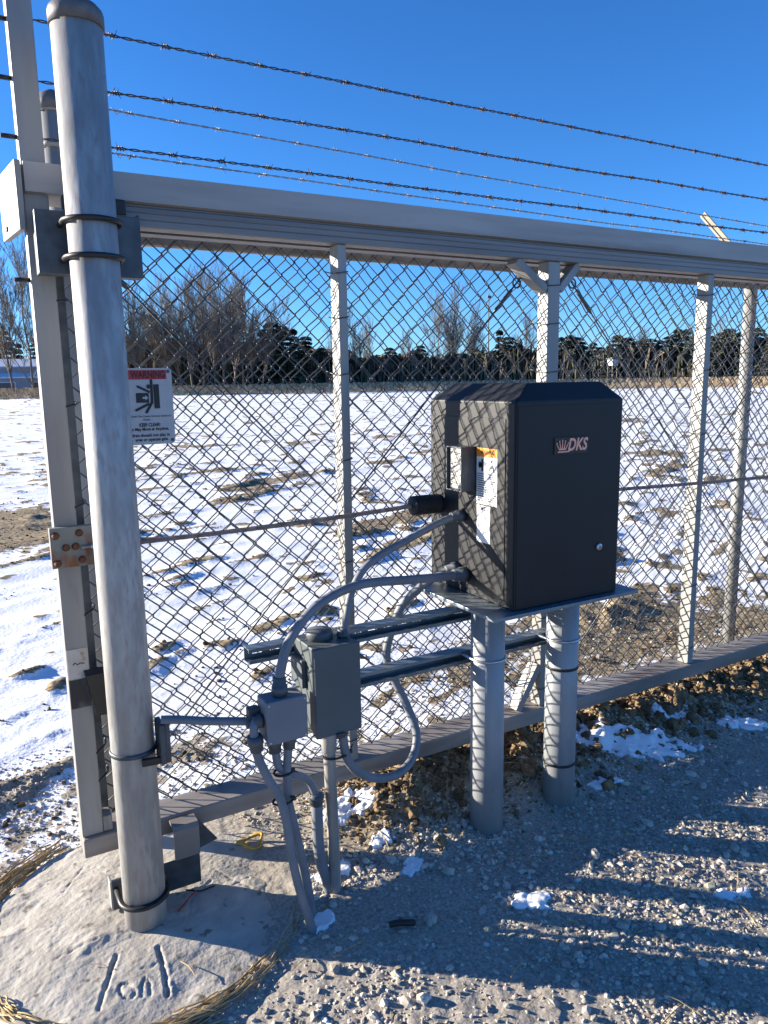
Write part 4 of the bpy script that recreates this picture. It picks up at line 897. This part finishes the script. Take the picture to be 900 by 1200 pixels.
# undergrowth: countless thin stems and bushes filling the wood behind the single trees
N = 20000; a = rng.uniform(20, 83.6, N); d = rng.uniform(138, 176, N); eh = .030+.022*fbm(a*.55, a*0, 3, 91)+.022*sstep(66, 70, a)*(1-sstep(83, 84.5, a))
Hh = eh*d*rng.uniform(.35, 1.1, N)
C = np.stack([d*np.cos(np.radians(a)), d*np.sin(np.radians(a)), Hh/2-.2], -1)
th = np.radians(a+90)+rng.normal(0, .6, N); wd = rng.uniform(.04, .16, N)[:, None]
tn = np.clip(rng.normal(.9, .25, (N, 1)), .4, 1.4)*np.where(rng.uniform(0, 1, (N, 1)) < .35, np.array([[.5, .62, .42]]), np.array([[1, .96, .92]]))
V_, F_, T_ = quads(C, np.stack([np.cos(th), np.sin(th), 0*th], -1)*wd, np.stack([rng.normal(0, .14, N), rng.normal(0, .14, N), np.ones(N)], -1)*(Hh/2)[:, None], tn)
N = 22000; a = rng.uniform(20, 83.6, N); d = rng.uniform(140, 180, N); eh = .028+.022*fbm(a*.55, a*0, 3, 91)+.018*sstep(66, 70, a)*(1-sstep(83, 84.5, a))
C = np.stack([d*np.cos(np.radians(a)), d*np.sin(np.radians(a)), eh*d*rng.uniform(0, 1., N)], -1)
ax_ = rng.normal(0, .55, (N, 3)); bx_ = rng.normal(0, .42, (N, 3)); tn = np.clip(rng.normal(.8, .35, (N, 1)), .25, 1.8)*np.where(rng.uniform(0, 1, (N, 1)) < .45, np.array([[.5, .64, .42]]), np.array([[1, .95, .9]]))
V2, F2, T2 = quads(C, ax_, bx_, tn)
tag(fast('undergrowth', np.vstack([V_, V2]), np.vstack([F_, F2+len(V_)]), BRUSH, np.vstack([T_, T2])), 'dense brown and dark green brush filling the far wood edge', kind='stuff')
N = 16000; a = rng.uniform(22, 98, N); d = rng.uniform(96, 132, N); Hh = rng.uniform(.4, 1.35, N)*sstep(92, 112, d)
C = np.stack([d*np.cos(np.radians(a)), d*np.sin(np.radians(a)), Hh/2-.12], -1); th = np.radians(a+90)
tn = np.clip(rng.normal(1, .25, (N, 1)), .5, 1.6)*np.ones((1, 3))
V_, F_, T_ = quads(C, np.stack([np.cos(th), np.sin(th), 0*th], -1)*rng.uniform(.04, .16, N)[:, None], np.stack([rng.normal(0, .25, N), rng.normal(0, .25, N), np.ones(N)], -1)*(Hh/2)[:, None], tn)
tag(fast('dry_grass', V_, F_, DRYG, T_), 'strip of tall dry brown grass along the far edge of the field', kind='stuff')

# long low building, far left
bx, by = polar(86.0, 165); bl = thing('long_building', 'long low pale building with snowy roofs behind the bare trees, far left', 'building', (bx, by, 0))
ux, uy = math.sin(R(86)), -math.cos(R(86)); Mb = Matrix(((ux, math.cos(R(86)), 0, bx), (uy, math.sin(R(86)), 0, by), (0, 0, 1, 0), (0, 0, 0, 1)))
def bbox(n_, x0, x1, y0, y1, z0, z1, m_, par=bl): return MB().box(x0, x1, y0, y1, z0, z1, 0, Mb).build(n_, m_, par)
lw = bbox('lower_wall', -30, 22, 0, 9, -.3, 3.2, SIDING)
bbox('upper_wall', -30, 22, 5, 16, 3.2, 5.4, SIDING)
MB().add([(Mb @ Vector(p))[:] for p in ((-31, -.8, 3.22), (23, -.8, 3.22), (23, 5.0, 4.15), (-31, 5.0, 4.15), (-31, -.8, 3.0), (23, -.8, 3.0), (23, 5, 3.9), (-31, 5, 3.9))], [(0, 1, 2, 3), (4, 7, 6, 5), (0, 4, 5, 1), (1, 5, 6, 2), (2, 6, 7, 3), (3, 7, 4, 0)]).build('lower_roof', ROOFS, bl)
MB().add([(Mb @ Vector(p))[:] for p in ((-31, 4.2, 5.4), (23, 4.2, 5.4), (23, 10.5, 7.0), (-31, 10.5, 7.0), (23, 17, 5.4), (-31, 17, 5.4), (-31, 4.2, 5.2), (23, 4.2, 5.2), (23, 17, 5.2), (-31, 17, 5.2))], [(0, 1, 2, 3), (3, 2, 4, 5), (0, 6, 7, 1), (5, 4, 8, 9), (6, 9, 8, 7), (1, 7, 8, 4, 2), (0, 3, 5, 9, 6)]).build('upper_roof', ROOFS, bl)
for x in range(-28, 20, 6):
    f_ = bbox('window', x, x+3.2, -.08, .02, .9, 2.3, ROOFS, bl); bbox('pane', x+.2, x+3.0, -.12, -.085, 1.05, 2.15, DARKW, f_)
# shed and mast
sx_, sy_ = polar(43.99, 131); sh = thing('raised_hut', 'tiny pale hut on legs at the foot of the dark pines right of the cabinet', 'hut', (sx_, sy_, 0))
MB().box(sx_-.6, sx_+.6, sy_-.6, sy_+.6, 3.2, 4.2).build('wall', SIDING, sh)
MB().prism([(sy_-.75, 4.31), (sy_+.75, 4.31), (sy_+.75, 4.42), (sy_-.75, 4.5)], sx_-.75, sx_+.75).build('roof', DARKW, sh)
for p in (-.5, .5):
    for q in (-.5, .5): MB().box(sx_+p-.06, sx_+p+.06, sy_+q-.06, sy_+q+.06, -.2, 3.1).build('leg', BARK, sh)
mx_, my_ = polar(52.82, 170); ms = thing('utility_mast', 'thin tall mast rising behind the conifer left of the white upright', 'mast', (mx_, my_, 0))
MB().tube([(mx_, my_, -.3), (mx_, my_, 19.6)], [.16, .09], 8).build('pole', BARK, ms)
MB().box(mx_-.45, mx_+.45, my_-.25, my_+.25, 18.6, 19.1).build('lamp_head', BARK, ms)
